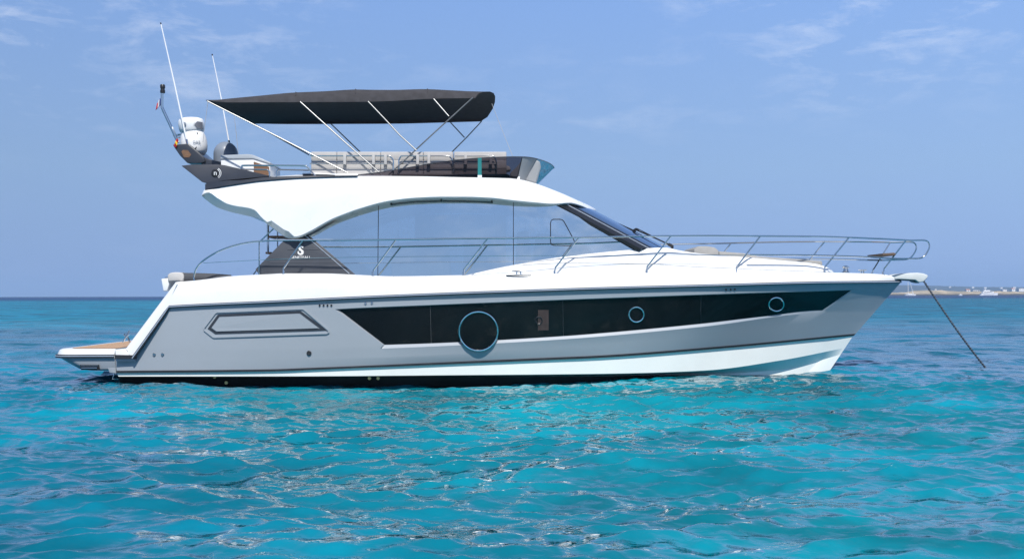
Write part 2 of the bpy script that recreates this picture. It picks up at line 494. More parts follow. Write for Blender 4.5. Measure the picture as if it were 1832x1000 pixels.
    # ripples finer than the modelled waves
    mp2 = N.new('ShaderNodeMapping'); mp2.inputs['Scale'].default_value = (0.65, 1.0, 1.0); mp2.inputs['Rotation'].default_value = (0, 0, 0.25); L.new(g.outputs['Position'], mp2.inputs[0])
    r1 = N.new('ShaderNodeTexNoise'); r1.inputs['Scale'].default_value = 11.0; r1.inputs['Detail'].default_value = 3; r1.inputs['Roughness'].default_value = 0.5; r1.inputs['Distortion'].default_value = 0.6
    L.new(mp2.outputs[0], r1.inputs['Vector'])
    r2 = N.new('ShaderNodeTexNoise'); r2.inputs['Scale'].default_value = 0.9; r2.inputs['Detail'].default_value = 4; r2.inputs['Roughness'].default_value = 0.6
    L.new(mp2.outputs[0], r2.inputs['Vector'])
    r3 = N.new('ShaderNodeTexNoise'); r3.inputs['Scale'].default_value = 0.16; r3.inputs['Detail'].default_value = 3; r3.inputs['Roughness'].default_value = 0.6; L.new(mp2.outputs[0], r3.inputs['Vector'])
    b3 = N.new('ShaderNodeBump'); b3.inputs['Strength'].default_value = 1.0; b3.inputs['Distance'].default_value = 0.7; L.new(r3.outputs['Fac'], b3.inputs['Height'])
    b1 = N.new('ShaderNodeBump'); b1.inputs['Strength'].default_value = 1.0; b1.inputs['Distance'].default_value = 0.010; L.new(r1.outputs['Fac'], b1.inputs['Height']); L.new(b3.outputs[0], b1.inputs['Normal'])
    b2 = N.new('ShaderNodeBump'); b2.inputs['Strength'].default_value = 1.0; b2.inputs['Distance'].default_value = 0.15; L.new(r2.outputs['Fac'], b2.inputs['Height']); L.new(b1.outputs[0], b2.inputs['Normal'])
    L.new(b2.outputs[0], gl.inputs['Normal']); L.new(b2.outputs[0], fr.inputs['Normal'])
    return m


# ------------------------------------------------------------------ the sea
def grow(a, step, g, end):
    out = [a]
    while out[-1] < end:
        out.append(out[-1] + step); step *= g
    return out


def make_sea():
    xr = grow(8.5, 0.034, 1.017, 9000)
    xs = np.array([-x for x in xr[::-1]] + list(np.arange(-8.5 + 0.034, 8.5 - 0.01, 0.034)) + xr)
    yn = grow(14.6, 0.05, 1.10, 300)
    ys = np.array([-y for y in yn[::-1]] + list(np.arange(-14.6 + 0.026, -4, 0.026)) + grow(-4.0, 0.026, 1.0105, 9000))
    dx = np.gradient(xs); dy = np.gradient(ys)
    X, Y = np.meshgrid(xs, ys)
    cell = np.maximum(np.meshgrid(dx, dy)[0], np.meshgrid(dx, dy)[1]).astype(np.float32)
    X = X.astype(np.float32); Y = Y.astype(np.float32)
    Z = np.zeros_like(X); OX = np.zeros_like(X); OY = np.zeros_like(X)
    lam = np.concatenate([rng.uniform(2.2, 6.0, 9), rng.uniform(0.9, 2.2, 16), rng.uniform(0.36, 0.9, 24), rng.uniform(0.12, 0.36, 56)])
    for L in lam:
        th = R(-78) + rng.normal(0, 0.55)          # waves travel mostly towards the camera, a little to the right
        if L < 0.9:
            th = R(-84) + rng.normal(0, 0.62 if L > 0.36 else 0.50)
        k = 2 * math.pi / L
        slope = 0.048 if L > 2.2 else (0.056 if L > 0.9 else (0.058 if L > 0.36 else 0.080))
        A = slope / k * rng.uniform(0.7, 1.3)
        ph = rng.uniform(0, 2 * math.pi)
        w = np.clip((L / cell - 2.2) / 3.0, 0, 1)
        # wave groups: each train swells and fades over several of its own lengths
        ga = rng.uniform(0, 2 * math.pi); gk = k / rng.uniform(4, 8)
        env = 0.52 + 0.48 * np.sin(gk * (X * math.cos(th + 0.9) + Y * math.sin(th + 0.9)) + ga)
        arg = k * (X * math.cos(th) + Y * math.sin(th)) + ph
        Aw = A * w * env
        Z += Aw * np.cos(arg)
        s = np.sin(arg) * Aw * 0.85
        OX -= s * math.cos(th); OY -= s * math.sin(th)
    # a long low swell, its crest under the bow
    Z += 0.075 * np.cos(2 * math.pi * (X - 6.6) / 19.0 + 0.12 * Y) * np.exp(-(np.abs(X) / 60) ** 2) * np.exp(-(np.abs(Y) / 60) ** 2)
    V = np.stack([X + OX, Y + OY, Z], -1).reshape(-1, 3)
    ny, nx = X.shape
    i = np.arange(ny - 1)[:, None] * nx + np.arange(nx - 1)[None, :]
    Q = np.stack([i, i + 1, i + nx + 1, i + nx], -1).reshape(-1, 4).astype(np.int32)
    me = bpy.data.meshes.new('sea')
    me.vertices.add(len(V)); me.vertices.foreach_set('co', V.astype(np.float32).ravel())
    me.loops.add(Q.size); me.loops.foreach_set('vertex_index', Q.ravel())
    me.polygons.add(len(Q)); me.polygons.foreach_set('loop_start', np.arange(0, Q.size, 4, dtype=np.int32))
    me.polygons.foreach_set('use_smooth', np.ones(len(Q), dtype=bool))
    me.update(calc_edges=True)
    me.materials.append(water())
    o = bpy.data.objects.new('sea', me); col.objects.link(o)
    tag(o, 'rippled turquoise sea reaching to the horizon', 'sea', kind='structure')
    return o


make_sea()

# ------------------------------------------------------------------ the yacht
yacht = empty('motor_yacht', (0, 0, 0))
tag(yacht, 'large grey and white flybridge motor yacht with black bimini, anchored in the foreground', 'yacht')

G = curve([(0, 0.012), (20, .27), (60, .62), (120, 1.0), (200, 1.38), (300, 1.66), (420, 1.84), (560, 2.06), (720, 2.19), (900, 2.22), (1100, 2.18), (1420, 2.04)])
Cn = curve([(0, 0.012), (31, .19), (60, .35), (131, .68), (231, 1.09), (331, 1.44), (430, 1.66), (560, 1.85), (720, 1.98), (900, 2.06), (1100, 2.06), (1420, 1.95)])
RUB_TOP = curve([(304, 546.5), (360, 543.4), (480, 538), (560, 534), (620, 531), (806, 523.2), (1000, 516.2), (1060, 514.2), (1275, 508.5), (1480, 503.2), (1612, 502)])
RUB_BOT = curve([(304, 551), (360, 547.9), (480, 542.6), (560, 538.6), (620, 535.4), (806, 527.9), (1000, 520.9), (1060, 518.8), (1275, 512.6), (1480, 507.3), (1612, 506)])

# ---- hull side rows, top to bottom: column anchors, height curve, blend gunwale->chine, window recess
ROWS = [
    ([303, 560, 590, 1530, 1545, 1611], RUB_BOT, 0.0, 0),
    ([294, 577, 604, 1525, 1541, 1603], curve([(293, 562), (578, 554.6), (606, 552.6), (770, 545.5), (1007, 536), (1254, 527), (1523, 518), (1603, 515)]), .09, 0),
    ([293, 578, 606, 1523, 1541, 1602], curve([(293, 563.4), (578, 556), (606, 554), (770, 547), (1007, 537.4), (1254, 528.4), (1523, 519.3), (1602, 516.3)]), .10, 1),
    ([253, 674, 688, 1471, 1486, 1567], curve([(253, 622), (500, 622), (688, 616.5), (771, 613.8), (1007, 601), (1060, 597), (1254, 578.9), (1367, 565.7), (1471, 555), (1567, 555.5)]), .55, 1),
    ([249, 667, 683, 1472, 1488, 1564], curve([(249, 628), (500, 629), (680, 623.5), (1007, 606.8), (1254, 584.7), (1471, 560), (1564, 559.4)]), .60, 0),
    ([240, 690, 705, 1440, 1450, 1551], curve([(240, 641), (500, 641), (700, 637), (1007, 618), (1254, 598.5), (1450, 578), (1551, 574)]), .75, 0),
    ([207, 690, 705, 1440, 1450, 1548], curve([(207, 645), (240, 645), (500, 645), (700, 641), (1007, 622), (1254, 602), (1450, 582), (1548, 577.5)]), .78, 0),
    ([208.7, 720, 735, 1420, 1430, 1531], curve([(208.7, 663), (480, 660.5), (560, 657.7), (1000, 639), (1060, 636.5), (1275, 620.8), (1531, 597)]), 1.0, 0),
]
SEG = [36, 6, 90, 5, 20]
RECESS = 0.055


def rec_at(px):
    return RECESS - (RECESS - 0.014) * min(1.0, max(0.0, (px - 1250) / 260.0))


def row_points(r, off=0.0, recess=True):
    anc, yf, t, rec = r
    out = []
    for s in range(5):
        n = SEG[s]
        for k in range(n + (1 if s == 4 else 0)):
            px = anc[s] + (anc[s + 1] - anc[s]) * k / n
            d = anc[5] - px
            hb = (1 - t) * G(d) + t * Cn(d)
            if rec and recess and (s == 2 or (s == 3 and k == 0)):
                hb -= rec_at(px)
            out.append(P(px, yf(px), -(hb + off)))
    return out


def hull_xy(px, py, off=0.0):
    """point on the (unrecessed) grey hull side behind a traced pixel"""
    prev = None
    for anc, yf, t, rec in ROWS:
        y = yf(px)
        d = anc[5] - px
        hb = (1 - t) * G(d) + t * Cn(d)
        if prev is not None and y >= py:
            w = (py - prev[0]) / (y - prev[0])
            return P(px, py, -(prev[1] * (1 - w) + hb * w + off))
        prev = (y, hb)
    return P(px, py, -(prev[1] + off))


def both(rows):
    """near rows + their mirror image, as one closed section near->far"""
    return rows, [[mir(p) for p in r] for r in rows]


def close_ends(mb, near, col_i):
    far = [mir(r[col_i]) for r in near]
    mb.grid([[r[col_i] for r in near], far])


mb = MB()
near = [row_points(r) for r in ROWS]
# a softer hull: extra rows between wide gaps
n_, f_ = both(near)
mb.grid(n_); mb.grid(f_)
close_ends(mb, near, 0)
hull = mb.build('hull', GREY, yacht, sharp=20)

# window band: black glass set on the floor of the recess, in four panes
w_top, w_bot = ROWS[2], ROWS[3]
splits_t = [606, 770, 1007, 1254, 1523]; splits_b = [688, 771.5, 1008, 1254, 1471]
for side in (1, -1):
    for i in range(4):
        mb = MB(); rows = []
        for v in range(5):
            w = v / 4.0; r = []
            for k in range(31):
                pt = splits_t[i] + (splits_t[i + 1] - splits_t[i]) * k / 30
                pb = splits_b[i] + (splits_b[i + 1] - splits_b[i]) * k / 30
                a = P(pt, w_top[1](pt), -((1 - .10) * G(1602 - pt) + .10 * Cn(1602 - pt) - rec_at(pt) + .006))
                b = P(pb, w_bot[1](pb), -((1 - .55) * G(1567 - pb) + .55 * Cn(1567 - pb) - rec_at(pb) + .006))
                p = a.lerp(b, w)
                r.append(p)
            g0 = (r[1] - r[0]).normalized() * 0.0015
            r[0] = r[0] + g0; r[-1] = r[-1] - g0
            rows.append(r if side == 1 else [mir(p) for p in r])
        mb.grid(rows)
        mb.build('hull_window', HULLGLASS, hull)


def band_pt(px, py, off):
    """point over the window glass"""
    yt, yb = w_top[1](px), w_bot[1](px)
    w = min(max((py - yt) / (yb - yt), -0.2), 1.4)
    hb = (1 - (.10 + .45 * w)) * G(1602 - 35 * w - px) + (.10 + .45 * w) * Cn(1602 - 35 * w - px) - rec_at(px) + .006
    return P(px, py, -(hb + off))


for side in (1, -1):
    for (cx_, cy_, rx, ry, rt) in ((856, 592.5, 34.6, 34.8, 0.0155), (1138.5, 562.7, 13.3, 13.3, 0.0135), (1389, 544.6, 13.2, 12.0, 0.0135)):
        mb = MB()
        big = rx > 30
        off = 0.078 if big else 0.012
        ring = []
        for k in range(48):
            a = 2 * math.pi * k / 48
            p = band_pt(cx_ + rx * math.cos(a), cy_ + ry * math.sin(a), off)
            ring.append(p if side == 1 else mir(p))
        mb.tube(ring, rt, 8, closed=True)
        o = mb.build('porthole_ring', CHROME, hull)
        mb = MB()
        c = band_pt(cx_, cy_, off - 0.012); c = c if side == 1 else mir(c)
        for k in range(48):
            pass
        inner = [p + (Vector((0, 0.012, 0)) if side == 1 else Vector((0, -0.012, 0))) for p in ring]
        b0 = len(mb.v); mb.v.extend(inner)
        mb.face(tuple(range(b0, b0 + 48)))
        back = [p + (Vector((0, 0.09, 0)) if side == 1 else Vector((0, -0.09, 0))) for p in ring]
        mb.grid([inner, back], closed=True)
        mb.build('porthole_glass', HULLGLASS, hull)

# brown cabin panel showing behind the glass
mb = MB(); mb.grid([[band_pt(px, py, 0.004) for px in (962.5, 972, 981.5)] for py in (554.5, 572, 590.5)])
mb.build('cabin_panel', mat('dim_cherry_wood', (0.050, 0.032, 0.029), 0.35, var=0.2, scale=8), hull)
mb = MB(); rg = [band_pt(964 + 6 * math.cos(a), 573 + 6.5 * math.sin(a), 0.010) for a in np.linspace(0, 2 * math.pi, 20, endpoint=False)]
mb.tube(rg, 0.012, 6, closed=True)
mb.build('window_latch', BLACKP, hull)

# ---- dark stripe, white lower hull, antifouling
R7 = ROWS[7]
R8 = ([209.5, 720, 735, 1420, 1430, 1527.5], curve([(209, 667.4), (500, 664), (560, 661.6), (1000, 643.3), (1060, 640.8), (1275, 624.6), (1527, 600.6)]), 1.0, 0)
mb = MB()
top = row_points(R7, 0.012); bot = row_points(R8, 0.012)
ti = row_points(R7, -0.02); bi = row_points(R8, -0.02)
for m_ in (lambda r: r, lambda r: [mir(p) for p in r]):
    mb.grid([m_(ti), m_(top), m_(bot), m_(bi)])
close_ends(mb, [top, bot], 0)
mb.build('hull_stripe', RUB, hull, sharp=25)


def low_row(anc, yf, f, off):
    out = []
    for s in range(5):
        n = SEG[s]
        for k in range(n + (1 if s == 4 else 0)):
            px = anc[s] + (anc[s + 1] - anc[s]) * k / n
            d = anc[5] - px
            hb = max(0.012, Cn(d) * f + off * min(1, d / 40.0))
            out.append(P(px, yf(px), -hb))
    return out


y_tuck = curve([(210, 669.8), (500, 667), (560, 664.6), (800, 655.8), (1000, 646.6), (1060, 643.8), (1275, 627.9), (1524, 603.2)])
y_k0 = curve([(212, 673.2), (500, 673), (800, 671), (1100, 668), (1260, 662.6), (1400, 644), (1512, 622)])
y_k1 = curve([(213, 674.2), (500, 674), (800, 672), (1100, 670.5), (1260, 669), (1400, 661), (1504, 634)])
y_bt = curve([(214, 675), (500, 675), (560, 674), (1060, 672.6), (1250, 670.8), (1400, 671), (1479, 671)])
y_kl = curve([(214, 740), (900, 740), (1250, 735), (1440, 725)])
lo = [row_points(R8), low_row([210, 720, 735, 1420, 1430, 1524.5], y_tuck, 1.0, -0.025),
      low_row([212, 720, 735, 1400, 1410, 1512], y_k0, 1.0, -0.030),
      low_row([213, 720, 735, 1395, 1405, 1504], y_k1, .80, -0.13),
      low_row([214, 720, 735, 1370, 1385, 1479], y_bt, .86, -0.07)]
mb = MB()
for m_ in (lambda r: r, lambda r: [mir(p) for p in r]):
    mb.grid([m_(r) for r in lo])
close_ends(mb, lo, 0)
mb.build('lower_hull', mat('lower_hull_white', (.78, .79, .75), .3, coat=.3, var=.03, scale=2), hull, sharp=7)
ab = [low_row([214, 720, 735, 1370, 1385, 1479], y_bt, .86, -0.066), low_row([214, 720, 735, 1330, 1345, 1440], y_kl, .55, -0.1)]
mb = MB()
for m_ in (lambda r: r, lambda r: [mir(p) for p in r]):
    mb.grid([m_(r) for r in ab])
mb.grid([ab[1], [mir(p) for p in ab[1]]])
close_ends(mb, ab, 0)
mb.build('antifouling', ANTI, hull)

# ---- rub rail: black rubber with a bright insert, along the sheer, down the stern slope and round the platform
def rail_strip(tops, bots, proud, name, m, inset=0.03):
    mb = MB()
    for s in (1, -1):
        q = (lambda p: p) if s == 1 else mir
        o_ = Vector((0, -proud, 0)); i_ = Vector((0, inset, 0))
        a = [q(p + i_) for p in tops]; b = [q(p + o_) for p in tops]; c = [q(p + o_) for p in bots]; d = [q(p + i_) for p in bots]
        mb.grid([a, b, c, d])
        for e in (0, -1):
            mb.poly([a[e], b[e], c[e], d[e]])
    return mb.halves(name, m, hull, sharp=25)


def sheer(px, yf, k=0.0):
    return P(px, yf(px) + k, -G(1611 - px))


pxs = list(np.linspace(304, 1540, 90)) + list(np.linspace(1548, 1611, 24))
slant = [(238.5 + (304 - 238.5) * t, 640.5 + (549 - 640.5) * t) for t in np.linspace(0, 1, 10)]
st = [P(x - 1.9, y - 1.5, -G(1611 - 303) + .0) for x, y in slant]; sb = [P(x + 1.6, y + 1.5, -G(1611 - 303)) for x, y in slant]
rail_strip(st[:-1] + [sheer(p, RUB_TOP) for p in pxs], sb[:-1] + [sheer(p, RUB_BOT) for p in pxs], 0.05, 'rub_rail', RUB)
it = [P(x - .8, y - .6, -G(1611 - 303)) for x, y in slant]; ib = [P(x + .5, y + .4, -G(1611 - 303)) for x, y in slant]
rail_strip(it[:-1] + [sheer(p, RUB_TOP, 1.3) for p in pxs], ib[:-1] + [sheer(p, RUB_TOP, 2.9) for p in pxs], 0.062, 'rub_rail_insert', ALU)

# ---- garage vent on the quarter: raised light frame and black groove
def hull_band(outline, wdt, off, name, m, closed=True):
    """flat strip following a traced outline on the hull side"""
    mb = MB(); n = len(outline); pts = [Vector((x, y, 0)) for x, y in outline]
    for s in (1, -1):
        q = (lambda p: p) if s == 1 else mir
        A, B, Bi, Ai = [], [], [], []
        for i in range(n):
            e0 = (pts[i] - pts[i - 1]).normalized(); e1 = (pts[(i + 1) % n] - pts[i]).normalized()
            n0 = Vector((-e0.y, e0.x, 0)); n1 = Vector((-e1.y, e1.x, 0))
            bi = (n0 + n1).normalized(); bi = bi / max(0.4, bi.dot(n0))
            a = pts[i] + bi * wdt / 2; b = pts[i] - bi * wdt / 2
            A.append(q(hull_xy(a.x, a.y, off))); B.append(q(hull_xy(b.x, b.y, off)))
            Ai.append(q(hull_xy(a.x, a.y, -0.01))); Bi.append(q(hull_xy(b.x, b.y, -0.01)))
        mb.grid([Ai, A, B, Bi], closed=True)
    return mb.halves(name, m, hull, sharp=25)


def dense(o, n=8):
    r = []
    for i in range(len(o)):
        a, b = o[i], o[(i + 1) % len(o)]
        r += [(a[0] + (b[0] - a[0]) * k / n, a[1] + (b[1] - a[1]) * k / n) for k in range(n)]
    return r


vent = [(388, 558.5), (540, 552.5), (543, 553.2), (587, 590.5), (588, 594), (584, 596.5), (384, 603.5), (381, 603), (365.5, 591), (364.5, 587), (385, 560)]
hull_band(dense(vent), 2.2, 0.022, 'vent_frame', GREY)
groove = [(391, 564.5), (537, 558.2), (579, 589.4), (386, 595.6), (374.5, 587.5)]
hull_band(dense(groove), 4.4, 0.006, 'vent_groove', DARK)
mb = MB()
inner = [(393, 567.2), (535.5, 561), (569, 587), (387.5, 592.8), (378.5, 586.5)]
for s in (1, -1):
    q = (lambda p: p) if s == 1 else mir
    mb.prism([q(hull_xy(x, y, 0.022)) for x, y in inner], [q(hull_xy(x, y, -0.01)) for x, y in inner])
mb.halves('vent_panel', GREY, hull)

# ---- skin fittings
def fitting(px, py, r, m, name, off=0.0, pt=None):
    mb = MB(); p = pt if pt is not None else hull_xy(px, py, off)
    mb.lathe(p + Vector((0, 0.01, 0)), [(r * 0.9, 0), (r, 0.02), (r * 0.75, 0.03), (r * .45, 0.03), (r * .4, 0.022)], 14, axis=(0, -1, 0))
    mb.build(name, m, hull)


for x in (572, 579, 586, 593):
    fitting(x, 546.3, 0.018, BLACKP, 'vent_hole')
for x, y in ((654, 542.5), (665.5, 541.8)):
    fitting(x, y, 0.022, STEEL, 'drain_outlet')
for x, y in ((1299, 518.4), (1307, 518), (1314.5, 517.8)):
    fitting(x, y, 0.018, BLACKP, 'vent_hole')
for x, y in ((276, 634), (291, 633.8)):
    fitting(x, y, 0.03, STEEL, 'drain_outlet')
fitting(553, 631.5, 0.045, RUB, 'drain_outlet')
for x, y in ((384.2, 674.0), (661, 676.4), (676.5, 676.4)):
    fitting(x, y, 0.036, BRASS, 'seacock', pt=P(x, y, -1.72))
fitting(405, 684, 0.036, BRASS, 'seacock', pt=P(405, 684.5, -1.66))

# ---- white topsides above the rub rail, with the sloping stern wing
GUN = curve([(311, 504.5), (348, 501.5), (418, 493.5), (480, 490.2), (507, 489), (577, 489), (640, 491.5), (704, 494), (830, 492), (993, 489.5), (1157, 488), (1316, 487.5), (1474, 487.5), (1579, 490.5), (1594, 493), (1612, 501)])
ts = np.linspace(0, 1, 14)
cols_px = list(np.linspace(316, 1540, 110)) + list(np.linspace(1546, 1611, 26))
rows = [[], [], [], [], [], []]
hs = G(1611 - 303)
for t in ts:                                           # the wing
    a = (221 + (311 - 221) * t, 624.5 + (504.5 - 624.5) * t); b = (238.5 + (304 - 238.5) * t, 640 + (548 - 640) * t)
    pa, pb = P(*a, -(hs - .05)), P(*b, -hs)
    rows[0].append(pa + Vector((0.10, 0.34, 0.0))); rows[1].append(pa + Vector((0.0, 0.10, 0.0)))
    rows[2].append(pa + Vector((0.03, 0.012, -0.005))); rows[3].append(pa + Vector((0.075, -0.02, -0.02)))
    rows[4].append(pa.lerp(pb, 0.6) + Vector((0, -0.012, 0))); rows[5].append(pb + Vector((0, 0.004, 0)))
for px in cols_px:
    pb = P(px, RUB_TOP(px) + 1, -(G(1611 - px) - .004)); g = max(0.012, G(1611 - px) - 0.06 * min(1, (1611 - px) / 60))
    pa = P(px, GUN(px), -max(0.01, g - 0.05 * min(1, (1611 - px) / 60)))
    h = max(pa.z - pb.z, 0.004)
    k = min(1.0, h / 0.25)
    rows[0].append(Vector((pa.x, min(pa.y + 0.30, -0.006), pa.z - 0.01 * k))); rows[1].append(Vector((pa.x, min(pa.y + 0.04, -0.006), pa.z)))
    rows[2].append(pa + Vector((0, -0.02 * k, -0.012 * k))); rows[3].append(pa + Vector((0, -0.045 * k, -0.05 * k)))
    rows[4].append((pa + Vector((0, -0.05 * k, 0))).lerp(pb, 0.6) + Vector((0, -0.012 * k, 0))); rows[5].append(pb)
mb = MB(); mb.grid(rows); mb.grid([[mir(p) for p in r] for r in rows])
topsides = mb.build('topsides', GEL, yacht, sharp=40)
mb = MB()
for px in (704.5,):
    r_ = [P(px, y, -(G(1611 - px) - .10 + (y - 494) * .0008) - .012) for y in (494.5, 498, 503)]
    mb.tube(r_, .005, 6); mb.tube([mir(p) for p in r_], .005, 6)
mb.halves('moulding_joint', RUB, topsides)
# deck laid between the bulwarks
n0 = len(ts)
mb = MB()
inr = [p + Vector((0, -0.01, -0.004)) for p in rows[0][n0 - 1:]]
mb.grid([inr, [Vector((p.x, p.y * .45, p.z + 0.02)) for p in inr], [Vector((p.x, -p.y * .45, p.z + 0.02)) for p in inr], [mir(p) for p in inr]])
deck = mb.build('deck', GEL, yacht)
# transom wall between the wings
mb = MB()
w_in = [p for p in rows[0][:n0]]
mb.grid([w_in, [Vector((p.x + 0.25, p.y * .8, p.z)) for p in w_in], [Vector((p.x + .25, -p.y * .8, p.z)) for p in w_in], [mir(p) for p in w_in]])
mb.build('transom', GEL, yacht)

# ---- stern: corner locker, cushions
mb = MB(); mb.px([(288, 499), (301, 497.5), (302.5, 508), (299, 520), (292, 521)], -1.78, -1.3)
mb.build('transom_locker', GEL, yacht, bevel=0.015)
mb = MB()
mb.tube([P(295, 497.3, -1.75), P(306, 496.6, -1.75)], 0.012, 6); mb.build('locker_hinge', STEEL, yacht)
mb = MB(); mb.tube([P(220, 612, -1.5), P(226, 600, -1.5), P(231.5, 591, -1.5)], 0.016, 6)
mb.tube([P(224, 604, -1.5), P(231, 598, -1.5)], 0.012, 6); mb.build('stern_grab_post', STEEL, yacht)
mb = MB(); mb.tube([P(222, 598, -1.35), P(229, 604, -1.35), P(232, 612, -1.35)], 0.016, 6); mb.build('stern_grab_post', STEEL, yacht)

mb = MB()
o_ = [(205.8, 625), (223, 624.8), (232, 633), (239.5, 641.3), (239.5, 645.6), (207, 645.6)]
a = [P(x, y, -(hs - .02)) for x, y in o_]; mb.prism(a, [Vector((p.x, -.9, p.z)) for p in a])
mb.prism([mir(p) for p in a], [Vector((p.x, .9, p.z)) for p in a])
mb.halves('stern_step', GEL, yacht, bevel=.006)
mb = MB()
a = [P(x, y, -(hs + .035)) for x, y in ((205.5, 634.8), (236.5, 635.4), (241.5, 641.4), (205.5, 641.2))]; mb.prism(a, [p + Vector((0, .1, 0)) for p in a])
mb.prism([mir(p) for p in a], [mir(p + Vector((0, .1, 0))) for p in a])
mb.halves('step_rub_rail', RUB, yacht)
mb = MB()
a = [P(x, y, -(hs - .005)) for x, y in ((207, 641.6), (240, 641.6), (242, 646), (207, 646))]; mb.prism(a, [p + Vector((0, .1, 0)) for p in a])
mb.prism([mir(p) for p in a], [mir(p + Vector((0, .1, 0))) for p in a])
mb.halves('step_side', GREY, yacht)

# ---- swim platform
XA, XB = P(103.5, 637, -1.70).x, P(205, 637, -1.95).x
def plat_outline(z, inset, aft, hw=1.95, rad=0.30):
    pts = []
    x0 = XA + aft; y0 = hw - inset
    pts.append((XB, -y0))
    for k in range(9):
        a = math.pi * 1.5 - (math.pi / 2) * k / 8
        pts.append((x0 + rad + rad * math.cos(a), -y0 + rad + rad * math.sin(a)))
    for k in range(9):
        a = math.pi - (math.pi / 2) * k / 8
        pts.append((x0 + rad + rad * math.cos(a), y0 - rad + rad * math.sin(a)))
    pts.append((XB, y0))
    return [Vector((x, y, z)) for x, y in pts]


zt, zr1, zr0, zb = P(150, 624.5, -1.95).z, P(150, 634, -1.95).z, P(150, 640.5, -1.95).z, P(150, 663.5, -1.95).z
mb = MB()
lv = [plat_outline(zt, .10, .12), plat_outline(zt, .05, .07), plat_outline(zt - .02, .02, .03), plat_outline(zr1, 0, 0), plat_outline(zr0, 0, .0)]
mb.grid(lv); mb.poly(lv[0])
plat = mb.build('swim_platform', GEL, yacht, sharp=40)
mb = MB()
lv = [plat_outline(zr0 + .01, 0.01, .02), plat_outline(zr0 - 0.03, 0.02, .08), plat_outline((zr0 + zb) / 2, .03, .22), plat_outline(zb + .03, .06, .36), plat_outline(zb, .12, .48)]
mb.grid(lv); mb.poly(lv[-1])
mb.build('platform_underside', GREY, plat, sharp=40)
mb = MB()
lv = [plat_outline(zr1, -0.004, -.004), plat_outline(zr1 - .005, -.028, -.028), plat_outline(zr0 + .005, -.028, -.028), plat_outline(zr0, -.004, -.004)]
mb.grid(lv); mb.build('rub_strip', RUB, plat, sharp=40)
mb = MB()
lv = [plat_outline(zr1 - .018, -.026, -.026), plat_outline(zr1 - .022, -.034, -.034), plat_outline(zr1 - .036, -.034, -.034), plat_outline(zr1 - .04, -.026, -.026)]
mb.grid(lv); mb.build('rub_strip_insert', ALU, plat, sharp=40)
mb = MB()
t0 = plat_outline(zt + .006, .16, .2)
t0[0].x -= .03; t0[-1].x -= .03
mb.poly(t0); mb.build('teak_deck', TEAK, plat)
mb = MB()
mb.px([(143, 652.5), (176.5, 652.5), (176.5, 661.5), (145, 661.5)], -1.945, -1.7)
mb.build('locker_recess', BLACKP, plat)
mb = MB()
mb.tube([P(146, 658.2, -1.955), P(174, 658.2, -1.955)], 0.014, 8)
mb.tube([P(145, 654, -1.955), P(175.5, 654, -1.955)], 0.006, 6)
mb.build('grab_handle', STEEL, plat)
# bracket between platform and hull
mb = MB(); mb.px([(195, 643), (206.5, 643), (207.5, 668), (196, 667), (192.5, 658), (193, 650)], -1.90, -1.4)
mb.build('platform_bracket', GREY, plat, bevel=0.01)
mb = MB(); mb.tube([P(204.5, 668, -1.8), P(201.5, 678, -1.8), P(212, 678, -1.8)], 0.012, 6)
mb.build('trim_tab_arm', STEEL, plat)

# ---- coachroof and foredeck mould
TOP = curve([(826, 494), (917, 474), (1012, 458.8), (1141, 446), (1181, 443.2), (1192, 443.3), (1215, 448), (1260, 454.5), (1330, 460), (1400, 466), (1462, 472.5), (1480, 478), (1493, 487)])
CRE = curve([(826, 495), (870, 485), (944, 473.5), (1012, 470.6), (1150, 472), (1260, 478), (1300, 479.6), (1400, 484), (1480, 486.8), (1493, 488.2)])
CW = curve([(826, 1.78), (1000, 1.74), (1150, 1.56), (1260, 1.36), (1400, 1.02), (1462, .8), (1485, .62), (1493, .3)])
rows = [[] for _ in range(7)]
for px in list(np.linspace(826, 1200, 50)) + list(np.linspace(1204, 1493, 50)):
    hb = CW(px)
    top_p = P(px, TOP(px), -max(.05, hb - .16))
    cre_p = P(px, max(CRE(px), TOP(px) + .5), -(hb + .02))
    base = P(px, 496, -(hb + .05))
    rows[0].append(base); rows[1].append(cre_p + Vector((0, -.012, -.012)))
    rows[2].append(cre_p + Vector((0, .012, 0.004)))
    rows[3].append(cre_p.lerp(top_p, .8) + Vector((0, -.025, 0.0)))
    rows[4].append(top_p)
    rows[5].append(Vector((top_p.x, top_p.y + .12 if px > 1195 else top_p.y + .03, top_p.z + (.008 if px > 1195 else -0.002))))
    rows[6].append(Vector((top_p.x, 0, top_p.z + (.015 if px > 1195 else -.35))))
mb = MB(); mb.grid(rows); mb.grid([[mir(p) for p in r] for r in rows])
cabin = mb.build('coachroof', GEL, yacht, sharp=40)

mb = MB()  # added grey strip: the shade of the coachroof crease put in as colour
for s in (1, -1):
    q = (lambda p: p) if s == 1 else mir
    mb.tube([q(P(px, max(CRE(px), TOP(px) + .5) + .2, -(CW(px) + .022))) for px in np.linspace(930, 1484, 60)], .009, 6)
mb.halves('coachroof_crease_shade', mat('crease_shade_grey', (.36, .38, .40), .5), cabin)

# ---- saloon side glass (leans in a little)
FBOT = curve([(361, 350.5), (366, 347.5), (372, 346), (390, 357), (408, 367), (425, 371), (442, 373.5), (455, 377.5), (469, 392), (484, 404), (500, 415.5), (512, 423), (524, 425.6), (537, 423.5), (548, 418.5), (560, 412.5), (578, 402), (596, 392.6), (615, 385), (640, 376), (697, 361.2), (741, 356), (792, 354), (830, 354), (877, 355.7), (917, 360.2), (956, 364), (990, 366.4), (1020, 364.8), (1040, 369.5), (1060, 377), (1066, 376)])
SW = curve([(440, 1.70), (640, 1.68), (900, 1.62), (1150, 1.46)])
LEAN = math.tan(R(4.5))


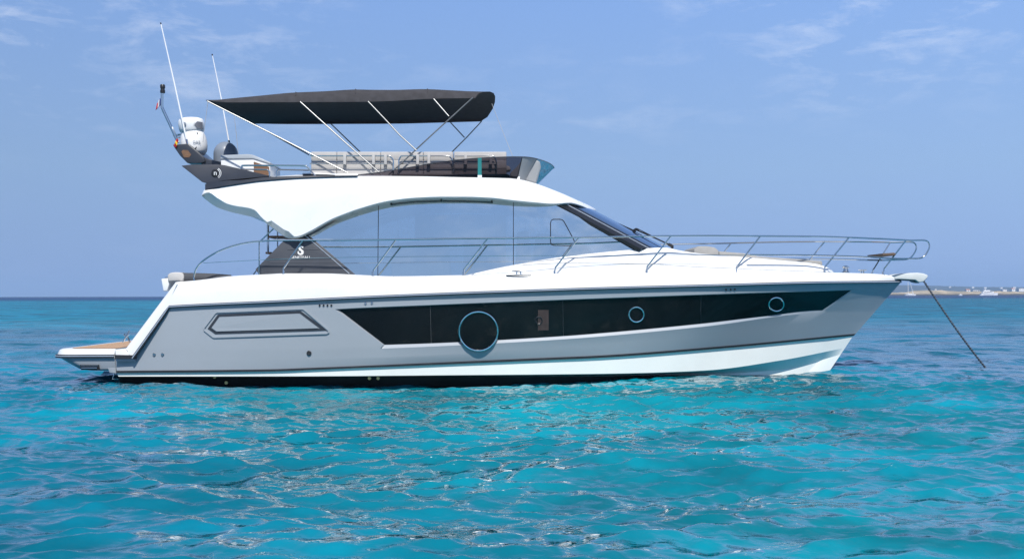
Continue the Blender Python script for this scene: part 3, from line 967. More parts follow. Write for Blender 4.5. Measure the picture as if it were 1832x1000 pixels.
def side_pt(px, py, off=0.0):
    return P(px, py, -(SW(px) - (495 - py) * .0103 * LEAN + off))


mb = MB(); rows = [[] for _ in range(9)]
for px in np.linspace(545, 1150, 120):
    t_ = min(FBOT(px) - 5, 420) if px < 985 else 0
    if px >= 985:
        t_ = max(FBOT(985) - 5, 366.4 + (px - 990) * (445 - 366.4) / 154.0 - 1)
    b_ = 503 if px < 830 else TOP(px) + 7
    t_ = min(t_, b_ - 1)
    for v in range(9):
        rows[v].append(side_pt(px, t_ + (b_ - t_) * v / 8))
mb.grid(rows); mb.grid([[mir(p) for p in r] for r in rows])
glass = mb.halves('side_window', SALOON, yacht, sharp=60)
for px, y0, y1 in ((676.5, 362, 496), (918.5, 357, 477)):
    mb = MB()
    for s in (1, -1):
        q = (lambda p: p) if s == 1 else mir
        mb.tube([q(side_pt(px + (0.0 if px > 800 else (0.6 * (430 - y) / 60)), y, .002)) for y in np.linspace(y0, y1, 8)], 0.007, 6)
    mb.halves('window_joint', BLACKP, glass)
mb = MB()
fr = [(985, 399), (986.2, 394.5), (990, 392.5), (1002, 392.5), (1006, 393.5), (1009, 396.5), (1018, 413), (1027, 430), (1028, 435), (1024, 439.3), (1018, 439.6), (991, 439), (986.5, 437.5), (985, 433)]
for s in (1, -1):
    q = (lambda p: p) if s == 1 else mir
    mb.tube([q(side_pt(x, y, .003)) for x, y in fr], 0.009, 6, closed=True)
mb.halves('opening_pane_frame', BLACKP, glass)
mb = MB()
for s in (1, -1):
    q = (lambda p: p) if s == 1 else mir
    mb.tube([q(side_pt(x, y, .05)) for x, y in ((698, 365.8), (715, 363.4), (745, 360.6), (789, 359.3), (830, 359.6), (882, 361.6))], 0.007, 8)
    for x, y in ((700, 364.5), (789, 358.3), (880, 360.5)):
        mb.tube([q(side_pt(x, y + 1, .05)), q(side_pt(x, y - 3, -.02))], 0.016, 6)
mb.halves('grab_rail', BLACKP, glass)

# saloon fittings dimly seen through the glass
saloon = empty('saloon_interior', (0, 0, 0)); saloon.parent = yacht
mb = MB(); mb.px([(700, 436), (735, 432), (800, 432), (806, 500), (700, 500)], -.95, -.35); mb.build('sofa', PAD, saloon, bevel=.04)
mb = MB(); mb.px([(742, 384), (905, 384), (905, 500), (830, 500), (830, 425), (742, 425)], .55, 1.1); mb.build('galley_cabinet', GEL, saloon, bevel=.02)
mb = MB(); mb.px([(960, 418), (1010, 420), (1050, 440), (1070, 470), (950, 480)], -.2, 1.0); mb.build('helm_dashboard', DARK, saloon, bevel=.03)
mb = MB(); mb.px([(925, 415), (945, 412), (952, 480), (922, 480)], -.6, -.1); mb.build('helm_chair', TAUPE, saloon, bevel=.04)
mb = MB(); mb.px([(560, 500), (1130, 500), (1130, 510), (560, 510)], -1.3, 1.3); mb.build('saloon_floor', BROWN, saloon)

# interior bulkheads that close the saloon
mb = MB()
a = [side_pt(552, 422), side_pt(552, 500)]
mb.grid([[a[0], mir(a[0])], [a[1], mir(a[1])]])
mb.build('cockpit_door', SCREEN, yacht)

# ---- louvred dark quarter panel with the maker's mark
mb = MB()
qp = [(457, 482), (484, 454.5), (511, 427), (543, 418), (553, 421.5), (594, 456), (636, 491.5), (600, 494), (530, 494), (464, 492)]
for s in (1, -1):
    q = (lambda p: p) if s == 1 else mir
    mb.prism([q(side_pt(x, y, .06)) for x, y in qp], [q(side_pt(x, y, -.12)) for x, y in qp])
panel = mb.halves('quarter_panel', mat('charcoal_louvre', (.05, .055, .066), .4, var=.08), yacht, bevel=0.006)
mb = MB()
def xr_(y): return 553 + (y - 421.5) * (636 - 553) / 70.0
def xl_(y): return 511 - (y - 427) * (511 - 457) / 55.0
for s in (1, -1):
    q = (lambda p: p) if s == 1 else mir
    for y in (446, 462.5, 469, 476, 480, 484, 488):
        x0 = (xl_(y) if y < 482 else 462) + 12; x1 = xr_(y) - 9
        if y == 446:
            x0, x1 = 513, 572
        mb.prism([q(side_pt(x, yy, .068)) for x, yy in ((x0, y - .5), (x1, y - .5), (x1, y + .3), (x0, y + .3))],
                 [q(side_pt(x, yy, .05)) for x, yy in ((x0, y - .5), (x1, y - .5), (x1, y + .3), (x0, y + .3))])
mb.halves('louvre_slat', mat('louvre_grey', (0.095, 0.10, 0.115), 0.4), panel)
mb = MB()
for s in (1, -1):
    q = (lambda p: p) if s == 1 else mir
    mb.tube([q(side_pt(x, y, .064)) for x, y in ((545, 420.5), (584, 454), (625, 489.5))], 0.008, 6)
mb.halves('panel_seam', ALU, panel)
c0 = side_pt(538, 448, .068)
mb = MB()
sp = [(5.0, -5.2), (3.4, -7.2), (0.6, -7.6), (-2.2, -6.0), (-2.6, -3.4), (-.6, -1.2), (2.2, .8), (4.4, 3.4), (3.6, 6.4), (0.2, 8.0), (-3.8, 7.0), (-5.4, 4.0), (-4.6, 1.8)]
sp3 = spline([c0 + Vector((x * .0086, 0, -y * .0088)) for x, y in sp], 4)
nn = len(sp3)
for i in range(nn - 1):
    w = (0.008 + 0.013 * math.sin(math.pi * (i + 2) / (nn + 2)))
    a, b = sp3[i], sp3[i + 1]; t = (b - a).normalized(); n_v = Vector((-t.z, 0, t.x)) * w
    w2 = (0.008 + 0.013 * math.sin(math.pi * (i + 3) / (nn + 2))); n_w = Vector((-t.z, 0, t.x)) * w2
    f = [a + n_v, b + n_w, b - n_w, a - n_v]
    mb.prism([p + Vector((0, -.004 - .0001 * i, 0)) for p in f], [p + Vector((0, .03, 0)) for p in f])
mb.build('emblem', WHITEMARK, panel)
text('lettering', 'BENETEAU', 0.062, side_pt(537, 460.5, .071), WHITEMARK, panel, sx=1.18, slant=-R(4.5))

# ---- windscreen, pillars, wipers
def ws_pt(v, w, off=0.0):
    """v: 0 near edge -> 1 centre line;  w: 0 top -> 1 bottom"""
    s_ = P(996, 364, -1.40).lerp(P(1150, 446.5, -1.46), w); c_ = P(1050, 371, 0).lerp(P(1192, 443.6, 0), w)
    k = 1 - (1 - v) ** 2.3
    p = Vector((s_.x + (c_.x - s_.x) * k, s_.y * (1 - v), s_.z + (c_.z - s_.z) * v))
    return p + Vector((0.45, -.3 * (1 - v), .8)) * off


mb = MB()
rows = [[ws_pt(v, w) for v in np.linspace(0, 1, 20)] + [mir(ws_pt(v, w)) for v in np.linspace(1, 0, 20)[1:]] for w in np.linspace(0, 1, 12)]
mb.grid(rows)
wscreen = mb.build('windscreen', SCREEN, yacht, sharp=60)
mb = MB()
for s in (1, -1):
    q = (lambda p: p) if s == 1 else mir
    rows = [[q(ws_pt(v, w, o_)) for v, o_ in ((-.03, -.05), (-.03, .012), (.06, .02), (.17, .016), (.18, -.04))] for w in np.linspace(-.02, 1, 12)]
    mb.grid(rows)
mb.halves('windscreen_pillar', BLACKP, wscreen, sharp=30)
mb = MB()
for s in (1, -1):
    q = (lambda p: p) if s == 1 else mir
    mb.tube([q(ws_pt(.09, w, .02)) for w in np.linspace(0, 1, 8)], 0.008, 6)
mb.halves('pillar_trim', ALU, wscreen)
mb = MB()
for s in (1, -1):
    yy = -0.55 * s
    k = lambda x, y, dz=0: Vector((P(x, y, -0.55).x, yy, P(x, y, -0.55).z + dz))
    mb.tube([k(1093, 394.5), k(1115, 404), k(1138, 414)], 0.010, 6)
    mb.tube([k(1112, 402.5), k(1150, 422), k(1182, 441)], 0.008, 6)
    mb.tube([k(1136, 410.5), k(1170, 425), k(1199, 438.5)], 0.014, 6)
    mb.tube([k(1140, 409), k(1164, 421), k(1188, 434)], 0.008, 6)
    mb.tube([k(1132, 413), k(1138, 409.5), k(1143, 412)], 0.02, 6)
    mb.tube([k(1196, 437), k(1203, 441), k(1202, 445)], 0.032, 8)
mb.halves('wiper', BLACKP, wscreen)

# ---- flybridge moulding
FTOP = curve([(361, 349), (363, 343), (366, 339.5), (375, 337.3), (420, 329.5), (469, 322.8), (563, 316.7), (660, 314.9), (740, 315.4), (820, 317), (910, 319), (930, 321.2), (957, 328), (964, 330.3), (1000, 344), (1040, 361.5), (1060, 371), (1066, 374.6)])
FH = curve([(361, 1.70), (400, 1.80), (520, 1.86), (700, 1.86), (860, 1.82), (940, 1.72), (990, 1.54), (1020, 1.28), (1045, .86), (1060, .42), (1066, .02)])
FU = curve([(361, 351.5), (369, 358), (388, 371), (407, 377.8), (450, 388), (466, 391.5), (480, 393)])
ZC = P(466, 391, -1.5).z
rows = [[] for _ in range(11)]
for px in list(np.linspace(361, 375, 8)) + list(np.linspace(380, 640, 70)) + list(np.linspace(646, 1010, 60)) + list(np.linspace(1013, 1066, 24)):
    hb = FH(px); yt, yb = FTOP(px), FBOT(px)
    yb = max(yb, yt + 1.0)
    h = (yb - yt)
    e = min(7.0, h * .3); k = min(1.0, hb / .5)
    top_i = P(px, yt, -max(.01, hb - .18 * k)); t1 = P(px, yt + e * .12, -max(.01, hb - .09 * k)); t2 = P(px, yt + e, -max(.01, hb - .045 * k))
    bev = max(0.0, min(1.0, (px - 479) / 6.0, (527 - px) / 10.0))          # chamfer down the aft edge of the wing
    b2 = P(px, yb - min(2.0, h * .2) - 8.5 * bev, -(hb + .03 * k)); b1 = P(px, yb, -max(.01, hb + .012 * k - .13 * bev))
    mid = t2.lerp(b2, .5) + Vector((0, -.006 * k, 0))
    if px < 467:
        u = P(px, max(FU(px), yb + .6), -(hb - .34)); b0 = P(px, yb + .3, -(hb - .03))
        l1, l2 = u, Vector((u.x, u.y + .25, u.z + .02))
        c0_, c1_ = l2, Vector((l2.x, 0, l2.z + .01))
    else:
        b0 = P(px, yb + 1.6, -max(.01, hb - .05 * k - .10 * bev)); l1 = P(px, yb + 2.0, -max(.01, hb - .14 * k))
        z = max(l1.z + .01, ZC)
        l2 = Vector((l1.x, min(l1.y + .05 * k, -.008), z)); c0_ = Vector((l1.x, l1.y * .8, z)); c1_ = Vector((l1.x, 0, z))
    for r, p in zip(rows, (Vector((top_i.x, 0, top_i.z + .03 * k)), top_i, t1, t2, mid, b2, b1, b0, l1, l2, c1_)):
        r.append(p)
mb = MB(); mb.grid(rows); mb.grid([[mir(p) for p in r] for r in rows])
e0 = [r[0] for r in rows]
mb.grid([e0, [mir(p) for p in e0]])
fly = mb.build('flybridge', GEL, yacht, sharp=42)
# dark band along the aft upper edge
mb = MB()
bt = curve([(367, 329.5), (369, 327.6), (442, 321.4), (475, 317.3), (560, 314.6), (640, 313.9)]); pxb = list(np.linspace(367, 640, 40))
for s in (1, -1):
    q = (lambda p: p) if s == 1 else mir
    a = [q(P(x, bt(x), -(FH(x) - .06))) for x in pxb]; b = [q(P(x, max(FTOP(x) + .6, bt(x) + .3), -(FH(x) - .045))) for x in pxb]
    a2 = [q(Vector((P(x, bt(x), -(FH(x) - .06)).x, -1.2, P(x, bt(x), -(FH(x) - .06)).z))) for x in pxb]
    mb.grid([a2, a, b])
e1 = P(367, 329.5, -(FH(367) - .06)); e2 = P(367, 340, -(FH(367) - .045))
mb.grid([[e1, mir(e1)], [e2, mir(e2)]])
mb.build('dark_band', DARK, fly)
# moulded grip line on the wing's aft edge
# ---- radar arch wing
mb = MB()
out_l = [(320.5, 295.4), (338, 293.4), (385, 292.8), (399, 294.6), (440, 304.5), (481, 314.6), (478, 316.5), (400, 323.5), (369, 328.2), (361, 325.8)]
n_a = len(out_l)
mb_pts = [P(x, y, -1.62) for x, y in out_l]
in_pts = [Vector((p.x + .05, -1.30, p.z)) for p in mb_pts]
for s in (1, -1):
    q = (lambda p: p) if s == 1 else mir
    mb.prism([q(p + Vector((0, (.10 if i < 4 else 0), 0))) for i, p in enumerate(mb_pts)], [q(p) for p in in_pts])
cb = [in_pts[0], in_pts[1], in_pts[2], in_pts[8], in_pts[9]]
mb.prism(cb, [mir(p) for p in cb])
arch = mb.build('radar_arch', DARK, yacht, bevel=0.012)
ec = P(386, 310.5, -1.60)
mb = MB(); mb.lathe(ec + Vector((0, 0.03, 0)), [(.082, 0), (.082, .03), (.07, .034), (.0, .034)][:3], 28, axis=(0, -1, 0))
mb.build('emblem_disc', BLACKP, arch)
text('emblem_letter', 'n', 0.13, ec + Vector((-.004, -.012, .004)), WHITEMARK, arch, extrude=.006)
mb = MB()
for rr in (.075, .10):
    mb.tube([ec + Vector((rr * math.cos(a), -.008, rr * math.sin(a))) for a in np.linspace(-1.0, 1.1, 14)], 0.006, 6)
mb.build('emblem_arc', WHITEMARK, arch)

# ---- mast foot carrying the domes
mb = MB()
mb.px([(309, 259.2), (336.5, 257.4), (364.5, 281.5), (367, 290), (356, 292.5), (335, 292), (322, 279), (313, 266)], -.45, .45)
foot = mb.build('mast_foot', DARK, yacht, bevel=0.012)
mb = MB(); mb.px([(324.5, 272), (327, 268.5), (336, 269), (342, 277), (338.5, 282), (329, 282)], -.458, -.43)
mb.build('foot_panel', BROWN, foot)
mb = MB(); mb.px([(361, 283), (372, 285), (400, 291), (401, 296), (360, 296)], -.40, .40)
mb.build('mast_base', DARK, foot, bevel=0.01)

# lower egg-shaped dome and upper drum radome
sc = lambda px, Y: px * (D + Y) / F
dc = P(349, 279, -.05)
u = sc(1, -.05)
ax = Vector((-.10, 0, 1)).normalized()
mb = MB(); mb.lathe(dc, [(7 * u, -1 * u), (17 * u, 1 * u), (21.5 * u, 7 * u), (23.2 * u, 15 * u), (23.4 * u, 24 * u), (21.8 * u, 34 * u), (18.5 * u, 42 * u), (13 * u, 48 * u), (6 * u, 51 * u), (.5 * u, 51.6 * u)], 32, axis=ax)
dome = mb.build('satellite_dome', PLASTIC, yacht, sharp=50)
mb = MB()
pth = [(331, 219.5), (352, 222), (362, 238), (363, 255), (358, 266), (352, 274)]
mb.tube(spline([P(x - 0, y + 0, -.05 - .24) if 0 else dc + ax * ((277 - y) * u) + Vector(((x - 349 - 0.1 * (277 - y) * 0) * u * .98, -math.sqrt(max(0.0, (23.0 * u) ** 2 - ((x - 345) * u) ** 2)) - .012, 0)) for x, y in pth[2:]], 4), 0.012, 6)
mb.build('dome_cable', BLACKP, dome)
text('dome_lettering', 'GAR', 0.075, dc + Vector((.11, -.245, .235)), GREYDOME, dome, rotz=R(28))
rc = P(343, 236, -.05)
mb = MB(); mb.lathe(rc, [(12 * u, -3 * u), (19.5 * u, -1 * u), (21.5 * u, 3 * u), (22.4 * u, 12 * u), (21.8 * u, 19 * u), (19.5 * u, 22.5 * u), (14 * u, 24.3 * u), (.5 * u, 24.8 * u)], 32, axis=Vector((-.04, -.05, 1)))
radome = mb.build('radar_drum', PLASTIC, yacht, sharp=50)
mb = MB(); rows = []
for h in (3.5, 9, 15.5):
    a0 = -1.00 + (15.5 - h) * .0; a0 = R(-72) + (h - 3.5) * R(2.4); rr = 22.7 * u
    rows.append([rc + Vector((rr * math.cos(a) - .04 * h * u, rr * math.sin(a) - .05 * h * u, h * u)) for a in np.linspace(R(-62) + abs(h - 9) * R(2.5), R(-14), 8)])
mb.grid(rows); mb.build('radar_patch', mat('radar_patch_grey', (0.16, 0.17, 0.20), 0.4), radome)
text('radar_lettering', 'GAR', 0.085, rc + Vector((.165, -.178, .115)), WHITEMARK, radome, rotz=R(48))
mb = MB(); mb.lathe(rc + Vector((-.06, -.255, .11)), [(.035, 0), (.038, .012), (.03, .016)], 20, axis=(-.2, -1, 0)); mb.build('radar_badge', GREYDOME, radome)
mb = MB(); mb.tube([P(325, 241, -.05), P(310, 243, -.05)], .02, 6); mb.tube([P(327, 246, -.05), P(316, 247, -.05)], .014, 6)
mb.build('mast_bracket', STEEL, foot)

# grey dome and small bar cabinet further along
gc = P(404, 296, .35); ug = sc(1, .35)
mb = MB(); mb.lathe(gc, [(20.5 * ug, 0), (21.3 * ug, 8 * ug), (21.3 * ug, 20 * ug)] + [(21.3 * ug * math.cos(a), 20 * ug + 22 * ug * math.sin(a)) for a in np.linspace(.15, 1.53, 9)], 32)
mb.build('satellite_dome', GREYDOME, yacht, sharp=50)
mb = MB(); mb.px([(395, 284), (453, 283), (483, 293), (483, 318), (395, 318)], -.75, .1)
bar = mb.build('bar_cabinet', GEL, yacht, bevel=0.015)
mb = MB(); mb.px([(394.5, 278), (444, 276), (453, 277.5), (484, 291), (484, 294), (453, 284.2), (394.5, 285)], -.77, .12)
mb.build('cabinet_lid', PERSPEX, bar, bevel=0.01)
mb = MB(); mb.px([(454, 289.5), (481.5, 299), (481.5, 316), (454, 308)], -.762, -.74)
mb.build('cabinet_door', BROWN, bar)

# ---- whip antennas and light mast
for a, b, c_, r0 in (((334.5, 254), (312, 150), (288, 44), .017), ((410, 256), (396, 178), (380, 100), .014)):
    Y = -.35 if a[0] < 350 else .45
    mb = MB(); p0, p1, p2 = P(*a, Y), P(*b, Y), P(*c_, Y)
    mb.tube([p0, p0.lerp(p1, .15), p1, p2], [r0, r0 * .95, r0 * .85, r0 * .6], 8)
    an = mb.build('antenna', PLASTIC, yacht)
    mb = MB(); mb.tube([p2, p2 + (p2 - p1).normalized() * .03], .014, 8); mb.build('antenna_tip', BLACKP, an)
    mb = MB(); mb.tube([p0 - (p1 - p0).normalized() * .12, p0 + (p1 - p0).normalized() * .05], .021, 8); mb.build('antenna_base', STEEL, an)
mb = MB()
mb.tube(spline([P(319, 256, -.25), P(305, 225, -.25), P(291.5, 196, -.25), P(290, 190, -.25), P(290, 178, -.25), P(290.3, 167, -.25)], 4), .03, 10)
lm = mb.build('light_mast', STEEL, yacht)
mb = MB(); u2 = sc(1, -.25); mb.lathe(P(291, 167.5, -.25), [(3.0 * u2, 0), (4.3 * u2, 1 * u2), (4.3 * u2, 5.5 * u2), (3.6 * u2, 6 * u2), (3.6 * u2, 9 * u2), (4.4 * u2, 9.6 * u2), (4.4 * u2, 14 * u2), (3.5 * u2, 15.6 * u2)], 16)
mb.build('mast_lantern', BLACKP, lm)

# ---- flybridge handrails
mb = MB()
for s in (1, -1):
    q = (lambda p: p) if s == 1 else mir
    Yr = -1.55
    mb.tube([q(p) for p in spline([P(431, 302.5, Yr), P(433, 298.5, Yr), P(437.5, 296.4, Yr), P(490, 296.4, Yr), P(543, 297, Yr), P(549, 299, Yr), P(556, 306, Yr), P(564, 315, Yr)], 5)], .016, 8)
    mb.tube([q(p) for p in spline([P(435, 303.3, Yr), P(440, 303.3, Yr), P(474, 303.8, Yr), P(479.5, 305, Yr), P(482, 309, Yr), P(482, 317, Yr)], 5)], .014, 8)
    mb.tube([q(p) for p in spline([P(494.5, 317, Yr), P(494.5, 309, Yr), P(496, 305.5, Yr), P(500, 304, Yr), P(525, 304.2, Yr), P(553, 304.8, Yr)], 5)], .014, 8)
mb.halves('flybridge_rail', STEEL, yacht)

# ---- flybridge floor, benches
mb = MB(); mb.px([(480, 317), (545, 312), (930, 316), (930, 325), (480, 325)], -1.5, 1.5)
mb.build('flybridge_deck', GEL, yacht)
mb = MB(); mb.px([(541, 309.5), (566, 309.5), (600, 312.5), (600, 316), (541, 317)], -1.5, -1.2); mb.px([(560, 310.5), (640, 311.5), (640, 316), (560, 316)], -1.49, -1.1)
mb.build('bench_plinth', GEL, yacht, bevel=.008)
bench = None
seams = [(556.5, 602), (602.6, 680.5), (681.2, 756.8), (757.4, 810.3), (812.5, 906)]
for i, (a, b) in enumerate(seams):
    for (y0, y1, yy) in ((271.8, 286.6, -1.37), (286.4, 301.9, -1.372), (301.7, 315, -1.368)):
        mb = MB(); mb.px([(a, y0), (b, y0), (b, y1), (a, y1)], yy, yy + .24)
        m_ = PAD if y0 < 300 or i < 4 else TAUPE
        if bench is None:
            bench = empty('flybridge_bench', (0, 0, 0)); bench.parent = yacht
        mb.build('backrest_pad', m_, bench, bevel=0.014)
mb = MB()
for s in (1, -1):
    q = (lambda p: p) if s == 1 else (lambda p: Vector((p.x, p.y + .0, p.z)))
    if s == -1:
        continue
    Yr = -1.45
    for ya, r_ in ((279.2, .014), (293.2, .010)):
        if ya < 285:
            mb.tube(spline([P(554, ya, Yr), P(620, ya, Yr), P(690, ya, Yr), P(699, ya + 2, Yr), P(703.5, ya + 8, Yr), P(703.5, 300, Yr), P(703.5, 314, Yr)], 5), r_, 8)
            mb.tube(spline([P(713.5, 314, Yr), P(713.5, 298, Yr), P(713.5, 288, Yr), P(716, 282, Yr), P(722, ya, Yr), P(760, ya, Yr), P(797, ya, Yr), P(806, ya + 3, Yr), P(810, 290, Yr), P(810, 314, Yr)], 5), r_, 8)
            mb.tube(spline([P(814, ya, Yr), P(850, ya, Yr), P(878, ya, Yr), P(885, ya + 3, Yr), P(888, 292, Yr), P(888, 314, Yr)], 5), r_, 8)
        else:
            mb.tube([P(554, ya, Yr), P(703, ya, Yr)], r_, 8); mb.tube([P(714, ya, Yr), P(810, ya, Yr)], r_, 8); mb.tube([P(814, ya, Yr), P(887, ya, Yr)], r_, 8)
mb.build('bench_rail', STEEL, bench)
for x in (616.5, 668, 689.5, 747, 767, 833, 878):
    mb = MB(); mb.px([(x - 2.6, 276), (x + 2.6, 276), (x + 2.6, 294.5), (x - 2.6, 294.5)], -1.475, -1.40)
    mb.build('rail_bracket', PAD, bench, bevel=.006)
# far bench, the helm console and seat cushions
mb = MB(); mb.px([(620, 283), (880, 283), (880, 318), (620, 318)], 1.05, 1.3); mb.build('far_backrest', PAD, bench, bevel=.03)
mb = MB(); mb.px([(700, 311.5), (908, 311.5), (913, 315), (912, 320), (700, 318)], -1.5, -1.0); mb.build('seat_base', TAUPE, bench, bevel=.015)
mb = MB(); mb.px([(906, 296), (912, 298), (914, 304), (905, 306)], -1.2, -.9); mb.build('helm_seat', PAD, yacht, bevel=.02)
mb = MB(); mb.px([(936, 284.5), (955, 284), (966, 289), (968, 299), (959, 328), (928, 320), (912, 315), (913, 309), (924, 299)], -1.22, 1.22)
mb.build('helm_console', CONSOLE, yacht, bevel=.03)

# ---- smoked wind deflector round the flybridge front
tp = [(640, 313.6, -1.66), (690, 307, -1.67), (740, 298.6, -1.68), (780, 291.2, -1.69), (820, 286.4, -1.70), (860, 283, -1.70), (905, 281.2, -1.68), (930, 281, -1.6), (948, 282, -1.45), (962, 284.8, -1.18), (974, 288.6, -.86), (984, 293, -.5), (990, 297.8, -.2), (991.5, 300.5, 0)]
bp_ = [(640, 314.8, -1.66), (690, 315.5, -1.66), (740, 316, -1.66), (780, 317, -1.66), (820, 317.8, -1.66), (860, 318.6, -1.66), (900, 319.6, -1.62), (922, 321.5, -1.52), (934, 323.4, -1.36), (943, 325.4, -1.1), (950, 327, -.8), (956, 328.8, -.46), (960, 330.2, -.2), (961, 331, 0)]
T3 = spline([P(*p) for p in tp], 4); B3 = spline([P(*p) for p in bp_], 4)
mb = MB()
rows = [[t.lerp(b, v) for t, b in zip(T3, B3)] for v in np.linspace(0, 1, 6)]
full = [r + [mir(p) for p in r[::-1][1:]] for r in rows]
ia, ib = 29, 36                                          # side pane | moulded grey fairing | front pane
nc = len(full[0])
mb.grid([r[ib:nc - ib] for r in full]); defl = mb.build('wind_deflector', SMOKE_FRONT, yacht, sharp=60)
for sl in (slice(0, ia + 1), slice(nc - 1 - ia, nc)):
    mb = MB(); mb.grid([r[sl] for r in full]); mb.build('side_pane', SMOKE, defl, sharp=60)
for sl in (slice(ia, ib + 1), slice(nc - 1 - ib, nc - ia)):
    mb = MB(); g_ = [r[sl] for r in full]; mb.grid(g_); mb.grid([[p + Vector((-.015, .02 if p.y < 0 else -.02, 0)) for p in r] for r in g_])
    mb.build('deflector_fairing', CONSOLE, defl, sharp=60)
rows = full
mb = MB()
mb.tube(rows[0], .009, 6); mb.build('deflector_edge', DARK, defl)
mb = MB()
for s in (1, -1):
    q = (lambda p: p) if s == 1 else mir
    a = [q(P(x, y, yy)) for x, y, yy in ((854.8, 283, -1.712), (861.6, 282.6, -1.712), (861.6, 313.5, -1.672), (854.8, 313.5, -1.672))]
    mb.prism(a, [p + q(Vector((0, .008, 0))) for p in a])
mb.halves('deflector_joint', TEALM, defl)
mb = MB(); mb.px([(854.5, 313.6), (862, 313.6), (862, 317.4), (854.5, 317.4)], -1.69, -1.64); mb.build('joint_foot', PLASTIC, defl)

# ---- bimini: fabric skin over stainless bows
nb = [(368.5, 180, 179), (384.6, 182, 178.9), (414, 183.8, 176.2), (470, 183.4, 171), (524, 183.4, 166), (580, 183.1, 163.6), (640, 182.8, 160.4), (656, 182.6, 160.8), (700, 181.2, 161.2), (760, 177.8, 159.8), (800, 176.6, 161.6), (850, 176.2, 164.6)]
YB = 1.40
near_b, near_t = [], []
kb = curve([(a[0], a[1]) for a in nb]); kt = curve([(a[0], a[2]) for a in nb])
kf = curve([(452, 221.6), (520, 222.6), (600, 222.4), (711, 221.8), (790, 219.8), (861, 217.8)])
us = np.linspace(0, 1, 46)
rows = [[] for _ in range(11)]
for uu in us:
    pxn = 368.5 + (850 - 368.5) * uu; pxf = 452 + (861 - 452) * uu
    n0_ = P(pxn, kb(pxn), -YB); n1_ = P(pxn, kb(pxn) * .35 + kt(pxn) * .65, -YB + .03); n2_ = P(pxn, kt(pxn) + .2, -YB + .16)
    f0_ = P(pxf, kf(pxf), YB)
    g_ = min(1.0, uu * 5); cr = (.02 + .07 * uu + .10 * uu ** 6) * g_
    f2_ = Vector((f0_.x, YB - .16, f0_.z + .08 * g_)); f1_ = Vector((f0_.x, YB - .03, f0_.z + .05 * g_))
    sag = -.012 * abs(math.sin(uu * math.pi * 4.05))
    bul = .34 * max(0.0, (uu - .80) / .20) ** 2
    pts_ = [n0_, n1_, n2_]
    for w in (1 / 6, 2 / 6, .5, 4 / 6, 5 / 6):
        p = n2_.lerp(f2_, w); p.z += (cr + sag) * 4 * w * (1 - w); pts_.append(p)
    pts_ += [f2_, f1_, f0_]
    for i, (r, p) in enumerate(zip(rows, pts_)):
        wy = max(0.0, 1 - (p.y / YB) ** 2)
        r.append(p + Vector((bul * wy ** .6, 0, -.06 * bul * wy)))
mb = MB(); mb.grid(rows)
# a second skin gives the cloth its thickness
mb.grid([[p + Vector((0, 0, -.012)) if 0 < i < 10 else p + Vector((0, .01 if i == 0 else -.01, 0)) for p in r] for i, r in enumerate(rows)])
bim = mb.build('bimini', FABRIC, yacht, sharp=50)
mb = MB()
for xx in (524, 640, 760):                              # seam welts over the bows
    i = int(round((xx - 368.5) / (850 - 368.5) * 45))
    mb.tube([r[i] + Vector((0, 0, .006)) for r in rows[1:10]], .008, 6)
mb.build('bimini_seam', FABRIC, bim)
poles_near = [[(371, 181.5), (500, 246.5), (622, 309.5)], [(537, 182.5), (610, 248.5), (685, 315)], [(658.5, 182), (690, 215), (715, 242), (745, 269.5)], [(846, 175), (774, 240.5), (694, 314.5)], [(776, 177.5), (803, 208.5)]]
poles_far = [[(452, 221), (553, 277.5)], [(569, 203), (590, 220), (643, 271), (690, 314)], [(862, 217), (836, 245), (808, 273), (768, 315)], [(785, 197), (806, 219.5), (831, 246.5)]]
for Y0, lst in ((-YB - .03, poles_near), (YB + .0, poles_far)):
    for pl in lst:
        mb = MB(); n = len(pl)
        mb.tube([P(x, y, Y0 if Y0 > 0 else Y0 - .05 * i / (n - 1)) for i, (x, y) in enumerate(pl)], .0125, 8)
        mb.build('bimini_pole', POLE, bim)
mb = MB(); mb.tube([P(880, 186, -.7), P(898, 232, -.9), P(917, 279.5, -1.3)], .0045, 5); mb.build('bimini_strap', ROPE, bim)
for pl, Y in (([(372, 182), (366.5, 222), (363, 255)], -1.38), ([(419, 208), (423, 242), (428, 296)], .9)):
    mb = MB(); mb.tube([P(x, y, Y) for x, y in pl], .005, 5); mb.build('bimini_strap', ROPE, bim)

# ---- flybridge ladder
ladder = empty('flybridge_ladder', (0, 0, 0)); ladder.parent = yacht
mb = MB()
mb.tube([P(479.3, 398, -.9), P(479.3, 454, -.9)], .022, 8); mb.tube([P(496.5, 408, -.9), P(496.5, 454, -.9)], .014, 8)
mb.tube([P(466, 431, -1.2), P(491, 407.5, -1.2)], .014, 8)
mb.build('ladder_rail', STEEL, ladder)
for x0, x1, y in ((480, 512, 423.5), (475, 484, 452.5)):
    mb = MB(); mb.px([(x0, y - 1.7), (x1, y - 1.7), (x1, y + 1.7), (x0, y + 1.7)], -.92, -.4); mb.build('ladder_step', BROWN, ladder)

